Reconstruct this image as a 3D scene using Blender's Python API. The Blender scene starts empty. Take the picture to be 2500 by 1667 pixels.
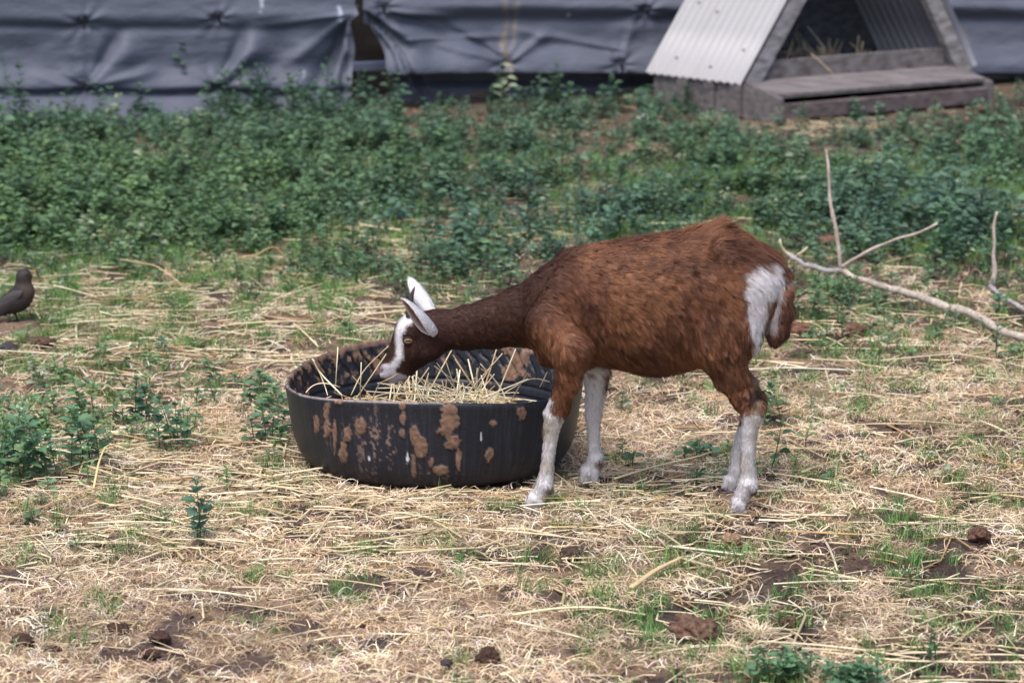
import bpy, math
import numpy as np
from mathutils import Vector
from mathutils.kdtree import KDTree

# ---------------------------------------------------------------- camera, world, sun, exposure
SC = bpy.context.scene
CAM_H = 1.58; PITCH = math.radians(12.0); HFOV = math.radians(19.0)
TH = math.tan(HFOV/2)
cam_data = bpy.data.cameras.new('camera'); cam = bpy.data.objects.new('camera', cam_data)
SC.collection.objects.link(cam); SC.camera = cam
cam.location = (0, 0, CAM_H); cam.rotation_euler = (math.pi/2 - PITCH, 0, 0)
cam_data.sensor_width = 36; cam_data.lens = 18/TH
cam_data.clip_start = 0.1; cam_data.clip_end = 500
cam_data.dof.use_dof = True; cam_data.dof.focus_distance = 6.05; cam_data.dof.aperture_fstop = 6.3
W = bpy.data.worlds.new('World'); SC.world = W; W.use_nodes = True
wn = W.node_tree.nodes; wl = W.node_tree.links
sky = wn.new('ShaderNodeTexSky'); sky.sky_type = 'NISHITA'; sky.sun_disc = False
SUN_EL = math.radians(62); SUN_AZ = math.radians(200)
sky.sun_elevation = SUN_EL; sky.sun_rotation = SUN_AZ; sky.dust_density = 3.0; sky.air_density = 1.0; sky.ozone_density = 0.6
wl.new(sky.outputs[0], wn['Background'].inputs[0]); wn['Background'].inputs[1].default_value = 0.115
sd = bpy.data.lights.new('sun', 'SUN'); sd.energy = 1.75; sd.angle = math.radians(38); sd.color = (1, .95, .88)
so = bpy.data.objects.new('sun', sd); SC.collection.objects.link(so)
sv = Vector((math.sin(SUN_AZ)*math.cos(SUN_EL), math.cos(SUN_AZ)*math.cos(SUN_EL), math.sin(SUN_EL)))
so.rotation_euler = sv.to_track_quat('Z', 'Y').to_euler()
SC.view_settings.view_transform = 'Standard'; SC.view_settings.look = 'None'
SC.view_settings.gamma = 1; SC.view_settings.use_curve_mapping = False
SC.view_settings.exposure = 0.95

R = np.random.default_rng(7)
cP, sP = math.cos(PITCH), math.sin(PITCH)
def project(p):
    p = np.asarray(p, float); x = p[..., 0]; y = p[..., 1]; z = p[..., 2]-CAM_H
    d = y*cP - z*sP; up = y*sP + z*cP
    d = np.where(d < .05, .05, d)
    return 1250 + x/d/TH*1250, 833.5 - up/d/TH*1250
def ray(u, v):
    a = (np.asarray(u, float)-1250)/1250*TH; b = (833.5-np.asarray(v, float))/1250*TH
    return a, cP + b*sP, -sP + b*cP
def at(u, v, Y):                       # a point of the vertical plane at distance Y
    a, b, c = ray(u, v); t = Y/b
    return np.stack([a*t, b*t, CAM_H + c*t], -1)
def onz(u, v, z=0.0):                  # a point of the level plane at height z
    a, b, c = ray(u, v); t = (z-CAM_H)/c
    return np.stack([a*t, b*t, CAM_H + c*t], -1)
S1 = 6.13*TH/1250                      # metres per photograph pixel at the goat

# ---------------------------------------------------------------- noise
def _h(ix, iy, iz, s):
    n = (ix*374761393 + iy*668265263 + iz*2147483647 + s*974634777) & 0xffffffff
    n = ((n ^ (n >> 13))*1274126177) & 0xffffffff
    n = ((n ^ (n >> 16))*2246822519) & 0xffffffff
    return ((n ^ (n >> 15)) & 0xffff)/65535.0
def noise(p, f=1.0, seed=0):
    p = np.asarray(p, float)*f
    i = np.floor(p).astype(np.int64); t = p-i; t = t*t*(3-2*t)
    r = 0
    for a in (0, 1):
        for b in (0, 1):
            for c in (0, 1):
                w = (t[..., 0] if a else 1-t[..., 0])*(t[..., 1] if b else 1-t[..., 1])*(t[..., 2] if c else 1-t[..., 2])
                r = r + w*_h(i[..., 0]+a, i[..., 1]+b, i[..., 2]+c, seed)
    return r
def fbm(p, f=1.0, o=3, seed=0):
    r = 0; a = .5; s = 0
    for k in range(o):
        r = r + a*noise(p, f, seed+k*17); s += a; a *= .5; f *= 2.03
    return r/s
def sstep(a, b, x):
    t = np.clip((np.asarray(x, float)-a)/(b-a), 0, 1); return t*t*(3-2*t)
def bump(u, v, cu, cv, ru, rv):
    return np.exp(-(((u-cu)/ru)**2 + ((v-cv)/rv)**2))
def polydist(u, v, P):                 # signed distance to polygon, negative inside
    P = np.asarray(P, float); d = np.full(np.shape(u), 1e9); ins = np.zeros(np.shape(u), bool)
    n = len(P)
    for i in range(n):
        a = P[i]; b = P[(i+1) % n]; e = b-a
        wx = u-a[0]; wy = v-a[1]
        t = np.clip((wx*e[0]+wy*e[1])/(e@e), 0, 1)
        d = np.minimum(d, (wx-e[0]*t)**2+(wy-e[1]*t)**2)
        c = ((a[1] > v) != (b[1] > v)) & (u < (b[0]-a[0])*(v-a[1])/((b[1]-a[1]) or 1e-9)+a[0])
        ins ^= c
    d = np.sqrt(d); return np.where(ins, -d, d)
def linedist(u, v, P):
    P = np.asarray(P, float); d = np.full(np.shape(u), 1e9)
    for i in range(len(P)-1):
        a = P[i]; b = P[i+1]; e = b-a; wx = u-a[0]; wy = v-a[1]
        t = np.clip((wx*e[0]+wy*e[1])/(e@e), 0, 1)
        d = np.minimum(d, (wx-e[0]*t)**2+(wy-e[1]*t)**2)
    return np.sqrt(d)

# ---------------------------------------------------------------- mesh helpers
def mesh(name, V, F, cols=None, smooth=True, extra=None):
    """V (n,3); F (m,3) or (m,4) index array"""
    me = bpy.data.meshes.new(name); V = np.asarray(V, np.float32); F = np.asarray(F, np.int32)
    m, k = F.shape
    me.vertices.add(len(V)); me.vertices.foreach_set('co', V.ravel())
    me.loops.add(m*k); me.loops.foreach_set('vertex_index', F.ravel())
    me.polygons.add(m); me.polygons.foreach_set('loop_start', np.arange(0, m*k, k, dtype=np.int32))
    me.polygons.foreach_set('use_smooth', np.full(m, smooth))
    me.update(calc_edges=True)
    if cols is not None:
        c = np.ones((len(V), 4), np.float32); c[:, :3] = np.clip(cols, 0, 1)
        at_ = me.color_attributes.new('Col', 'FLOAT_COLOR', 'POINT'); at_.data.foreach_set('color', c.ravel())
    for kx, arr in (extra or {}).items():
        a_ = me.attributes.new(kx, 'FLOAT', 'POINT'); a_.data.foreach_set('value', np.asarray(arr, np.float32).ravel())
    return me
def link(name, me, mat=None, parent=None):
    o = bpy.data.objects.new(name, me); SC.collection.objects.link(o)
    if mat is not None and me is not None: me.materials.append(mat)
    if parent is not None:
        o.parent = parent
        o.matrix_parent_inverse = parent_world(parent).inverted()
    return o
from mathutils import Matrix
def parent_world(p):
    m = Matrix.LocRotScale(p.location, p.rotation_euler, p.scale)
    if p.parent is not None: m = parent_world(p.parent) @ p.matrix_parent_inverse @ m
    return m
def tag(o, label, cat, group=None, kind=None):
    o['label'] = label; o['category'] = cat
    if group: o['group'] = group
    if kind: o['kind'] = kind
    return o
def empty(name, loc, label, cat, group=None):
    o = bpy.data.objects.new(name, None); SC.collection.objects.link(o); o.location = [float(c) for c in loc]
    return tag(o, label, cat, group)
class MB:                               # collects quads/triangles (stored as quads)
    def __init__(s): s.V = []; s.F = []; s.C = []; s.n = 0
    def add(s, V, F, col=None):
        V = np.asarray(V, float); F = np.asarray(F, int)
        if F.shape[1] == 3: F = np.concatenate([F, F[:, 2:3]], 1) if False else F
        s.V.append(V); s.F.append(F+s.n); s.n += len(V)
        c = np.ones((len(V), 3))*(np.array([.5, .5, .5]) if col is None else np.asarray(col)); s.C.append(c)
    def tris(s):
        out = []
        for f in s.F:
            if f.shape[1] == 4: out.append(f[:, [0, 1, 2]]); out.append(f[:, [0, 2, 3]])
            else: out.append(f)
        return np.concatenate(out)
    def build(s, name, mat, parent=None, smooth=True, sharp=None):
        quads = all(f.shape[1] == 4 for f in s.F)
        F = np.concatenate(s.F) if quads else s.tris()
        me = mesh(name, np.concatenate(s.V), F, np.concatenate(s.C), smooth)
        if sharp and smooth: me.set_sharp_from_angle(angle=math.radians(sharp))
        return link(name, me, mat, parent)
def frame_of(d):
    d = d/np.linalg.norm(d); a = np.array([0, 0, 1.]) if abs(d[2]) < .9 else np.array([1., 0, 0])
    x = np.cross(a, d); x /= np.linalg.norm(x); return x, np.cross(d, x)
def tube(pts, rad, n=8, flat=1.0, cap=True):
    pts = np.asarray(pts, float); m = len(pts); rad = np.ones(m)*rad
    V = []; px = None
    for i in range(m):
        d = pts[min(i+1, m-1)]-pts[max(i-1, 0)]
        x, y = frame_of(d)
        if px is not None:
            x = px - d*(px@d)/(d@d); x /= np.linalg.norm(x); y = np.cross(d/np.linalg.norm(d), x)
        px = x
        a = np.arange(n)*2*np.pi/n
        V.append(pts[i] + rad[i]*(np.outer(np.cos(a), x) + flat*np.outer(np.sin(a), y)))
    V = np.concatenate(V); F = []
    for i in range(m-1):
        for j in range(n):
            k = (j+1) % n; F.append((i*n+j, i*n+k, (i+1)*n+k, (i+1)*n+j))
    F = np.array(F)
    if cap:
        V = np.concatenate([V, pts[:1], pts[-1:]]); a0 = m*n; a1 = a0+1
        c = [(a0, (j+1) % n, j, j) for j in range(n)]
        c = [(a0, (j+1) % n, j) for j in range(n)] + [(a1, (m-1)*n+j, (m-1)*n+(j+1) % n) for j in range(n)]
        F = np.concatenate([F[:, [0, 1, 2]], F[:, [0, 2, 3]], np.array(c)])
    return V, F
def box(c, s, rot=None, bev=.004, rng=None):
    """box with chamfered edges, centre c, full size s, 3x3 rotation"""
    s = np.asarray(s, float)/2; b = min(bev, s.min()*.45)
    V = []; 
    for ax in range(3):
        for sg in (-1, 1):
            for p, q in ((-1, -1), (1, -1), (1, 1), (-1, 1)):
                v = np.zeros(3); v[ax] = sg*s[ax]; v[(ax+1) % 3] = p*(s[(ax+1) % 3]-b); v[(ax+2) % 3] = q*(s[(ax+2) % 3]-b); V.append(v)
    V = np.array(V)
    import itertools
    F = []
    for k in range(6):
        f = [k*4, k*4+1, k*4+2, k*4+3]; F.append(f if k % 2 else f[::-1])
    def find(ax, sg, other):
        for i, v in enumerate(V[(ax*2+(sg > 0))*4:(ax*2+(sg > 0))*4+4]):
            if all(np.sign(v[o]) == sv_ for o, sv_ in other.items()): return (ax*2+(sg > 0))*4+i
    for a in range(3):                   # edge chamfers
        b1, c1 = (a+1) % 3, (a+2) % 3
        for sb in (-1, 1):
            for sc_ in (-1, 1):
                q = [find(b1, sb, {a: -1, c1: sc_}), find(b1, sb, {a: 1, c1: sc_}), find(c1, sc_, {a: 1, b1: sb}), find(c1, sc_, {a: -1, b1: sb})]
                F.append(q if sb*sc_ < 0 else q[::-1])
    F = [list(f) for f in F]; T = []
    for f in F: T += [(f[0], f[1], f[2]), (f[0], f[2], f[3])]
    for sx in (-1, 1):
        for sy in (-1, 1):
            for sz in (-1, 1):
                q = [find(0, sx, {1: sy, 2: sz}), find(1, sy, {0: sx, 2: sz}), find(2, sz, {0: sx, 1: sy})]
                T.append(tuple(q if sx*sy*sz > 0 else q[::-1]))
    if rot is not None: V = V@np.asarray(rot).T
    return V+np.asarray(c), np.array(T)

# ---------------------------------------------------------------- signed distance modelling -> one continuous surface
class Field:
    def __init__(s, lo, hi, h):
        s.lo = np.array(lo, float); s.h = h
        n = np.ceil((np.array(hi)-s.lo)/h).astype(int)+1
        s.ax = [s.lo[i]+np.arange(n[i])*h for i in range(3)]; s.F = np.ones(n)*1.0
    def _sub(s, a, b, r, sy):
        mg = r
        lo = np.minimum(a, b)-mg; hi = np.maximum(a, b)+mg
        i0 = np.clip(np.floor((lo-s.lo)/s.h).astype(int), 0, np.array(s.F.shape)-1); i1 = np.clip(np.ceil((hi-s.lo)/s.h).astype(int)+1, 1, s.F.shape)
        sl = tuple(slice(i0[k], i1[k]) for k in range(3))
        X = [s.ax[k][sl[k]] for k in range(3)]
        return sl, X[0][:, None, None], X[1][None, :, None], X[2][None, None, :]
    def cone(s, a, ra, b, rb, sy=1.0, k=.02, sub=False):
        """round cone from a to b; sy squeezes it across the body (y)"""
        a = np.array(a, float); b = np.array(b, float); R_ = max(ra, rb)
        sl, X, Y, Z = s._sub(a, b, R_*max(1, sy)+k*1.5+.006, sy)
        yc = (a[1]+b[1])/2
        d = b-a; L2 = d@d+1e-12
        # squeeze about the axis: use local offset from the axis line
        t = np.clip(((X-a[0])*d[0]+(Y-a[1])*d[1]+(Z-a[2])*d[2])/L2, 0, 1)
        ex = X-(a[0]+d[0]*t); ey = (Y-(a[1]+d[1]*t))/sy; ez = Z-(a[2]+d[2]*t)
        q = np.sqrt(ex*ex+ey*ey+ez*ez)
        dist = (q-(ra+(rb-ra)*t))*(min(1, sy)*.5+.5)
        F = s.F[sl]
        if sub:
            h = np.clip(.5-.5*(F+dist)/max(k, 1e-6), 0, 1)
            s.F[sl] = F*(1-h)+(-dist)*h+k*h*(1-h)
        else:
            h = np.clip(.5+.5*(F-dist)/max(k, 1e-6), 0, 1)
            s.F[sl] = F*(1-h)+dist*h-k*h*(1-h)
    def surface(s):
        F = s.F; neg = F < 0
        c = [neg[i:F.shape[0]-1+i, j:F.shape[1]-1+j, k:F.shape[2]-1+k] for i in (0, 1) for j in (0, 1) for k in (0, 1)]
        cnt = sum(x.astype(np.int8) for x in c); act = (cnt > 0) & (cnt < 8)
        I = np.argwhere(act); idx = -np.ones(act.shape, np.int64); idx[act] = np.arange(len(I))
        acc = np.zeros((len(I), 3)); w = np.zeros(len(I))
        for ax in range(3):
            o = [k for k in range(3) if k != ax]
            for p in (0, 1):
                for q in (0, 1):
                    off = np.zeros(3, int); off[o[0]] = p; off[o[1]] = q
                    A = I+off; B = A.copy(); B[:, ax] += 1
                    fa = F[tuple(A.T)]; fb = F[tuple(B.T)]; m = (fa < 0) != (fb < 0)
                    t = np.where(m, fa/np.where(m, fa-fb, 1), 0)
                    P = off+0.0*acc; P = P+0.0; P[:, ax] = t
                    acc += P*m[:, None]; w += m
        V = (I+acc/w[:, None])*s.h+s.lo
        Q = []
        for ax in range(3):
            o = [(ax+1) % 3, (ax+2) % 3]
            a = neg.take(range(F.shape[ax]-1), ax); b = neg.take(range(1, F.shape[ax]), ax)
            E = np.argwhere(a != b); sg = a[tuple(E.T)]
            ok = np.ones(len(E), bool)
            for k in o: ok &= (E[:, k] > 0) & (E[:, k] < F.shape[k]-1)
            E = E[ok]; sg = sg[ok]
            q = []
            for p0, p1 in ((0, 0), (-1, 0), (-1, -1), (0, -1)):
                G = E.copy(); G[:, o[0]] += p0; G[:, o[1]] += p1; q.append(idx[tuple(G.T)])
            q = np.stack(q, 1); q[~sg] = q[~sg][:, ::-1]; Q.append(q)
        return V, np.concatenate(Q)
def vnormals(V, F):
    a = V[F[:, 0]]; n = np.cross(V[F[:, 1]]-a, V[F[:, 2]]-a)
    if F.shape[1] == 4: n = n+np.cross(V[F[:, 2]]-a, V[F[:, 3]]-a)
    N = np.zeros_like(V)
    for k in range(F.shape[1]): np.add.at(N, F[:, k], n)
    return N/np.maximum(np.linalg.norm(N, axis=1), 1e-12)[:, None]
def fur(V, F, count, lenf, combf, colf, wid=.00045, lift=.35, seed=1, clump=.55, per=14, keep=None):
    """hair strands as narrow curved ribbons carrying the normal of the skin they grow from"""
    rg = np.random.default_rng(seed)
    T = np.concatenate([F[:, [0, 1, 2]], F[:, [0, 2, 3]]]) if F.shape[1] == 4 else F
    a, b, c = V[T[:, 0]], V[T[:, 1]], V[T[:, 2]]
    ar = np.linalg.norm(np.cross(b-a, c-a), axis=1)
    t = rg.choice(len(T), count, p=ar/ar.sum())
    r1 = np.sqrt(rg.random(count)); r2 = rg.random(count); w0, w1, w2 = 1-r1, r1*(1-r2), r1*r2
    VN = vnormals(V, F)
    P = V[T[t, 0]]*w0[:, None]+V[T[t, 1]]*w1[:, None]+V[T[t, 2]]*w2[:, None]
    N = VN[T[t, 0]]*w0[:, None]+VN[T[t, 1]]*w1[:, None]+VN[T[t, 2]]*w2[:, None]
    N /= np.linalg.norm(N, axis=1)[:, None]
    if keep is not None:
        m = keep(P, N); P = P[m]; N = N[m]
    n = len(P)
    L = lenf(P)*(.7+.6*rg.random(n))
    D = combf(P, N); D = D-N*np.sum(D*N, 1)[:, None]; D += .25*rg.normal(size=(n, 3)); D -= N*np.sum(D*N, 1)[:, None]
    D /= np.maximum(np.linalg.norm(D, axis=1), 1e-6)[:, None]
    lf = lift*(.6+.8*rg.random(n))[:, None]
    mid = P+(D*.5+N*lf*.6)*L[:, None]
    tip = P+(D*1.0+N*lf*.75)*L[:, None]*.95
    tip[:, 2] -= L*.06
    nc = max(1, n//per); ci = rg.choice(n, nc, replace=False)
    kd = KDTree(nc)
    Q = P*np.array([.62, 1, .42])+(fbm(P, 60, 1, seed)-.5)[:, None]*.004
    for k, i in enumerate(ci): kd.insert(Q[i], k)
    kd.balance()
    near = np.array([kd.find(p)[1] for p in Q]); cc = ci[near]
    cl = clump*(.5+.5*rg.random(n))[:, None]
    ctip = tip[cc]; cmid = mid[cc]
    tip = tip*(1-cl)+ctip*cl; mid = mid*(1-cl*.45)+cmid*cl*.45
    c0 = colf(P); vr = ((1-.8*sstep(.25, .6, c0[:, 2]))*(.5+.5*sstep(.05, .13, c0[:, 0])))[:, None]; bc = c0*np.clip(1+.15*vr*rg.normal(size=nc)[near][:, None], .45, 1.7)*(1+.5*(rg.random(n)[:, None]-.5)*vr)
    S = np.cross(D, N); S = S*.85+N*.35*rg.normal(size=(n, 1)); S /= np.linalg.norm(S, axis=1)[:, None]
    w = (wid*(.7+.6*rg.random(n)))[:, None]
    root = P-N*.001
    vs = np.stack([root-S*w, root+S*w, mid-S*w*.9, mid+S*w*.9, tip-S*w*.15, tip+S*w*.15], 1).reshape(-1, 3)
    o = (np.arange(n)*6)[:, None, None]
    f = (np.array([[0, 1, 3, 2], [2, 3, 5, 4]])[None]+o).reshape(-1, 4)
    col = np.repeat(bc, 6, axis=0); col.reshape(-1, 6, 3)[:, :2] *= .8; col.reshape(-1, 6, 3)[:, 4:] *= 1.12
    nn = N+D*.25+.20*vr*rg.normal(size=(nc, 3))[near]; nn /= np.linalg.norm(nn, axis=1)[:, None]
    return vs, f, col, np.repeat(nn, 6, axis=0)
def fur_object(name, data, mat, parent):
    vs, f, col, nn = data
    me = mesh(name, vs, f, col, True)
    me.normals_split_custom_set_from_vertices(nn.astype(np.float32).tolist())
    return link(name, me, mat, parent)

# ---------------------------------------------------------------- materials
def mat_new(name):
    m = bpy.data.materials.new(name); m.use_nodes = True; nt = m.node_tree
    return m, nt, nt.nodes['Principled BSDF'], nt.nodes['Material Output']
def nd(nt, typ, **kw):
    n = nt.nodes.new(typ)
    for k, v in kw.items():
        if k.startswith('i_'): n.inputs[k[2:].replace('_', ' ')].default_value = v
        else: setattr(n, k, v)
    return n
def col_mat(name, rough=.8, spec=.3, trans=0.0, bumpf=0, bumpd=.002, sheen=0, mott=0, mottf=80):
    m, nt, b, out = mat_new(name); L = nt.links
    a = nd(nt, 'ShaderNodeAttribute', attribute_name='Col'); src = a.outputs['Color']
    if mott:
        tc = nd(nt, 'ShaderNodeTexCoord'); nz = nd(nt, 'ShaderNodeTexNoise', i_Scale=mottf, i_Detail=5.0)
        L.new(tc.outputs['Object'], nz.inputs['Vector'])
        mr = nd(nt, 'ShaderNodeMapRange'); mr.inputs['To Min'].default_value = 1-mott; mr.inputs['To Max'].default_value = 1+mott
        mr.inputs['From Min'].default_value = .3; mr.inputs['From Max'].default_value = .7
        L.new(nz.outputs['Fac'], mr.inputs['Value'])
        vm = nd(nt, 'ShaderNodeVectorMath', operation='SCALE'); L.new(src, vm.inputs[0]); L.new(mr.outputs[0], vm.inputs['Scale']); src = vm.outputs[0]
    L.new(src, b.inputs['Base Color']); b.inputs['Roughness'].default_value = rough
    b.inputs['Specular IOR Level'].default_value = spec
    if sheen: b.inputs['Sheen Weight'].default_value = sheen
    if bumpf:
        tc = nd(nt, 'ShaderNodeTexCoord'); nz = nd(nt, 'ShaderNodeTexNoise', i_Scale=bumpf, i_Detail=6.0)
        L.new(tc.outputs['Object'], nz.inputs['Vector'])
        bp = nd(nt, 'ShaderNodeBump', i_Distance=bumpd, i_Strength=.8); L.new(nz.outputs['Fac'], bp.inputs['Height']); L.new(bp.outputs[0], b.inputs['Normal'])
    if trans:
        t = nd(nt, 'ShaderNodeBsdfTranslucent'); L.new(src, t.inputs['Color']); mx = nd(nt, 'ShaderNodeMixShader'); mx.inputs[0].default_value = trans
        L.new(b.outputs[0], mx.inputs[1]); L.new(t.outputs[0], mx.inputs[2]); L.new(mx.outputs[0], out.inputs['Surface'])
    return m
M_leaf = col_mat('leaf_green', .55, .35, trans=.25)
M_straw = col_mat('dry_straw', .5, .35, trans=.12)
M_mat = col_mat('dead_grass', .8, .2, trans=.1)
M_fur = col_mat('goat_hair', .6, .25, sheen=0)
M_skin = col_mat('goat_skin', .8, .2)
M_smooth = col_mat('smooth_surface', .45, .4)
M_wood = col_mat('weathered_wood', .85, .2, bumpf=90, bumpd=.003, mott=.42, mottf=40)
for n_ in list(M_wood.node_tree.nodes):                 # grain runs along the boards
    if n_.type == 'TEX_NOISE':
        mp_ = M_wood.node_tree.nodes.new('ShaderNodeMapping'); mp_.inputs['Rotation'].default_value = (0, 0, -math.radians(31)); mp_.inputs['Scale'].default_value = (.10, 1, 1.2)
        l_ = n_.inputs['Vector'].links[0]; src_ = l_.from_socket; M_wood.node_tree.links.new(src_, mp_.inputs[0]); M_wood.node_tree.links.new(mp_.outputs[0], n_.inputs['Vector'])
M_bark = col_mat('bark', .8, .2, bumpf=160, bumpd=.002, mott=.25, mottf=90)
M_clod = col_mat('dung_and_soil', .9, .15, bumpf=240, bumpd=.004, mott=.4, mottf=150)
# ================================================================ GROUND
def hgt(x, y):
    p = np.stack([x, y, x*0], -1)
    h = (fbm(p, 1.3, 2, 3)-.5)*.03 + (fbm(p, 7, 3, 5)-.5)*.018 + (fbm(p, 38, 2, 9)-.5)*.010
    return h
def axis(lo, hi, st, far, g=1.13):
    a = list(np.arange(lo, hi, st)); s = st; x = a[-1]
    while x < far: s *= g; x += s; a.append(x)
    s = st; x = a[0]; pre = []
    while x > -far: s *= g; x -= s; pre.append(x)
    return np.array(pre[::-1]+a)
gx = axis(-2.5, 2.7, .0115, 120); gy = axis(4.4, 12.8, .0155, 120, 1.12)
GX, GY = np.meshgrid(gx, gy, indexing='ij')
GZ = hgt(GX, GY)
def grid_faces(n, m):
    i = np.arange(n-1)[:, None]*m+np.arange(m-1)[None]; i = i.ravel()
    return np.stack([i, i+m, i+m+1, i+1], 1)
# where things grow: densities over the ground, found from the ground point's place
def regions(x, y):
    u, v = project(np.stack([x, y, x*0], -1)); u = np.clip(u, -150, 2650)
    p = np.stack([x, y, x*0], -1); n1 = fbm(p, 2.6, 3, 41); n2 = fbm(p, 9, 2, 51); n3 = fbm(p, 5, 3, 61)
    w = sstep(690, 560, v+150*(n1-.5))*1.0
    right = sstep(1350, 1700, u)
    w *= 1-.42*right*sstep(.62, .40, n3)*sstep(640, 430, v)
    gp_ = .12+.32*sstep(1000, 700, u)+.85*sstep(.40, .63, fbm(p, 7.5, 2, 97)*.6+fbm(p, 3.2, 2, 98)*.4)
    w = w*gp_
    w = np.maximum(w, .9*bump(u, v, 1120, 650, 190, 75)*(.4+.6*gp_))
    w = np.maximum(w, .8*bump(u, v, 850, 660, 120, 40))
    w *= 1-.95*np.clip(bump(u, v, 960, 590, 130, 42)+bump(u, v, 1270, 590, 110, 22)+.7*bump(u, v, 980, 640, 60, 25), 0, 1)
    w *= 1-.8*bump(u, v, 420, 390, 150, 25)
    w *= 1-.6*bump(u, v, 1420, 420, 120, 40)
    w *= 1-.97*sstep(360, 325, v)*sstep(1850, 1950, u)*sstep(2150, 2050, u)
    w *= 1-.9*np.clip(bump(u, v, 2000, 310, 260, 28)+bump(u, v, 2450, 275, 120, 60), 0, 1)
    w *= 1-.85*np.clip(bump(u, v, 1760, 292, 150, 20)+bump(u, v, 2200, 285, 240, 22), 0, 1)
    w *= 1-.9*bump(u, v, 2360, 655, 110, 40)
    w = np.maximum(w, .95*bump(u, v, 2330, 560, 170, 60))
    w = np.maximum(w, .75*bump(u, v, 2130, 600, 110, 50))
    w = np.maximum(w, .5*bump(u, v, 2050, 740, 200, 70)*(n2 > .5))
    w = np.maximum(w, .16*sstep(1600, 1800, u)*sstep(950, 850, v)*(n2 > .5))
    w = np.maximum(w, .62*bump(u, v, 50, 1090, 240, 130)*(n2 > .36))
    w = np.maximum(w, .35*bump(u, v, 370, 1060, 120, 90)*(n2 > .45))
    w = np.maximum(w, .35*bump(u, v, 180, 960, 220, 60)*(n2 > .5))
    w = np.maximum(w, .5*bump(u, v, 655, 1030, 50, 70)*(n2 > .45))
    w = np.maximum(w, .10*(n2 > .62)*sstep(1250, 1100, v))
    soil = np.clip(sstep(.5, .62, n3)*sstep(1250, 1500, u)*sstep(640, 700, v) + 1.1*bump(u, v, 2360, 655, 130, 45)+bump(u, v, 2200, 1600, 450, 70)*.8+bump(u, v, 980, 650, 60, 25)+bump(u, v, 2480, 290, 110, 50)+bump(u, v, 2350, 1450, 260, 60)*.6+sstep(.6, .7, n1)*sstep(1300, 1500, v)*.8, 0, 1)
    grass = np.clip(bump(u, v, 350, 740, 560, 140)*1.5+.55*sstep(660, 600, v)+.3*bump(u, v, 200, 1050, 400, 120)+.9*bump(u, v, 850, 770, 120, 60)+.35*sstep(1500, 1700, u)*sstep(1100, 900, v)+.25*bump(u, v, 2200, 1400, 600, 250), 0, 1)*sstep(.25, .5, n2)
    straw = np.clip(.55*bump(u, v, 420, 790, 560, 130)+1.2*bump(u, v, 620, 1230, 700, 115)+.4*bump(u, v, 350, 1050, 450, 150)+.9*bump(u, v, 1500, 1230, 260, 80)+.17*sstep(1500, 1700, u)*sstep(650, 800, v)+.14*sstep(1250, 1350, v)*sstep(1560, 1350, v)*sstep(1700, 1300, u)+.055*sstep(1300, 1400, v)+.8*bump(u, v, 2000, 315, 200, 14)+.5*bump(u, v, 950, 590, 130, 35)+.45*bump(u, v, 1280, 585, 120, 20)+.05+.10*sstep(620, 560, v)*sstep(240, 300, v)+.6*bump(u, v, 250, 1120, 280, 50), 0, 1)*sstep(.12, .38, n2*.5+n1*.5)
    dmat = np.clip(sstep(930, 1120, v)+.75*sstep(1350, 1600, u)*sstep(640, 760, v)+.45*bump(u, v, 300, 850, 700, 200)+.9*bump(u, v, 960, 590, 130, 40)+.5*bump(u, v, 1280, 590, 130, 25)+.25, 0, 1)*(1-.6*soil)*sstep(.12, .32, n2)*(1-.95*sstep(.585, .64, fbm(p, 12, 3, 131)+.05*sstep(1400, 1700, u)*sstep(1300, 1500, v)-.05*sstep(1300, 900, u)*sstep(1400, 1200, v)))
    return dict(w=np.clip(w, 0, 1), soil=soil, grass=grass, straw=straw, dmat=dmat, n1=n1, n2=n2, n3=n3, u=u, v=v)
rg_ = regions(GX, GY)
V = np.stack([GX, GY, GZ], -1).reshape(-1, 3)
# soil colour mix: dark humus, red-brown earth, tan litter
lit = rg_['dmat'].reshape(-1, 1); so_ = rg_['soil'].reshape(-1, 1); nn_ = fbm(V, 21, 3, 77)[:, None]; n4_ = fbm(V, 3.1, 2, 78)[:, None]
base = np.array([.045, .034, .032])*(1-nn_)+np.array([.10, .072, .062])*nn_
red = np.array([.095, .060, .048])
base = base*(1-.45*sstep(.5, .75, n4_))+red*.45*sstep(.5, .75, n4_)
litc = np.array([.30, .205, .135])
gcol = base*(1-lit*.75)+litc*lit*.75
gcol = gcol*(1-.35*so_)
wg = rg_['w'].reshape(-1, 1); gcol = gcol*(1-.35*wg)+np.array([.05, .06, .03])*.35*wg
M_ground = col_mat('soil_ground', .95, .1, bumpf=140, bumpd=.006, mott=.35, mottf=110)
gr = link('ground', mesh('ground', V, grid_faces(len(gx), len(gy)), gcol), M_ground)
gr['kind'] = 'structure'; gr['label'] = 'bare brown soil and litter of the animal yard'; gr['category'] = 'ground'

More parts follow.
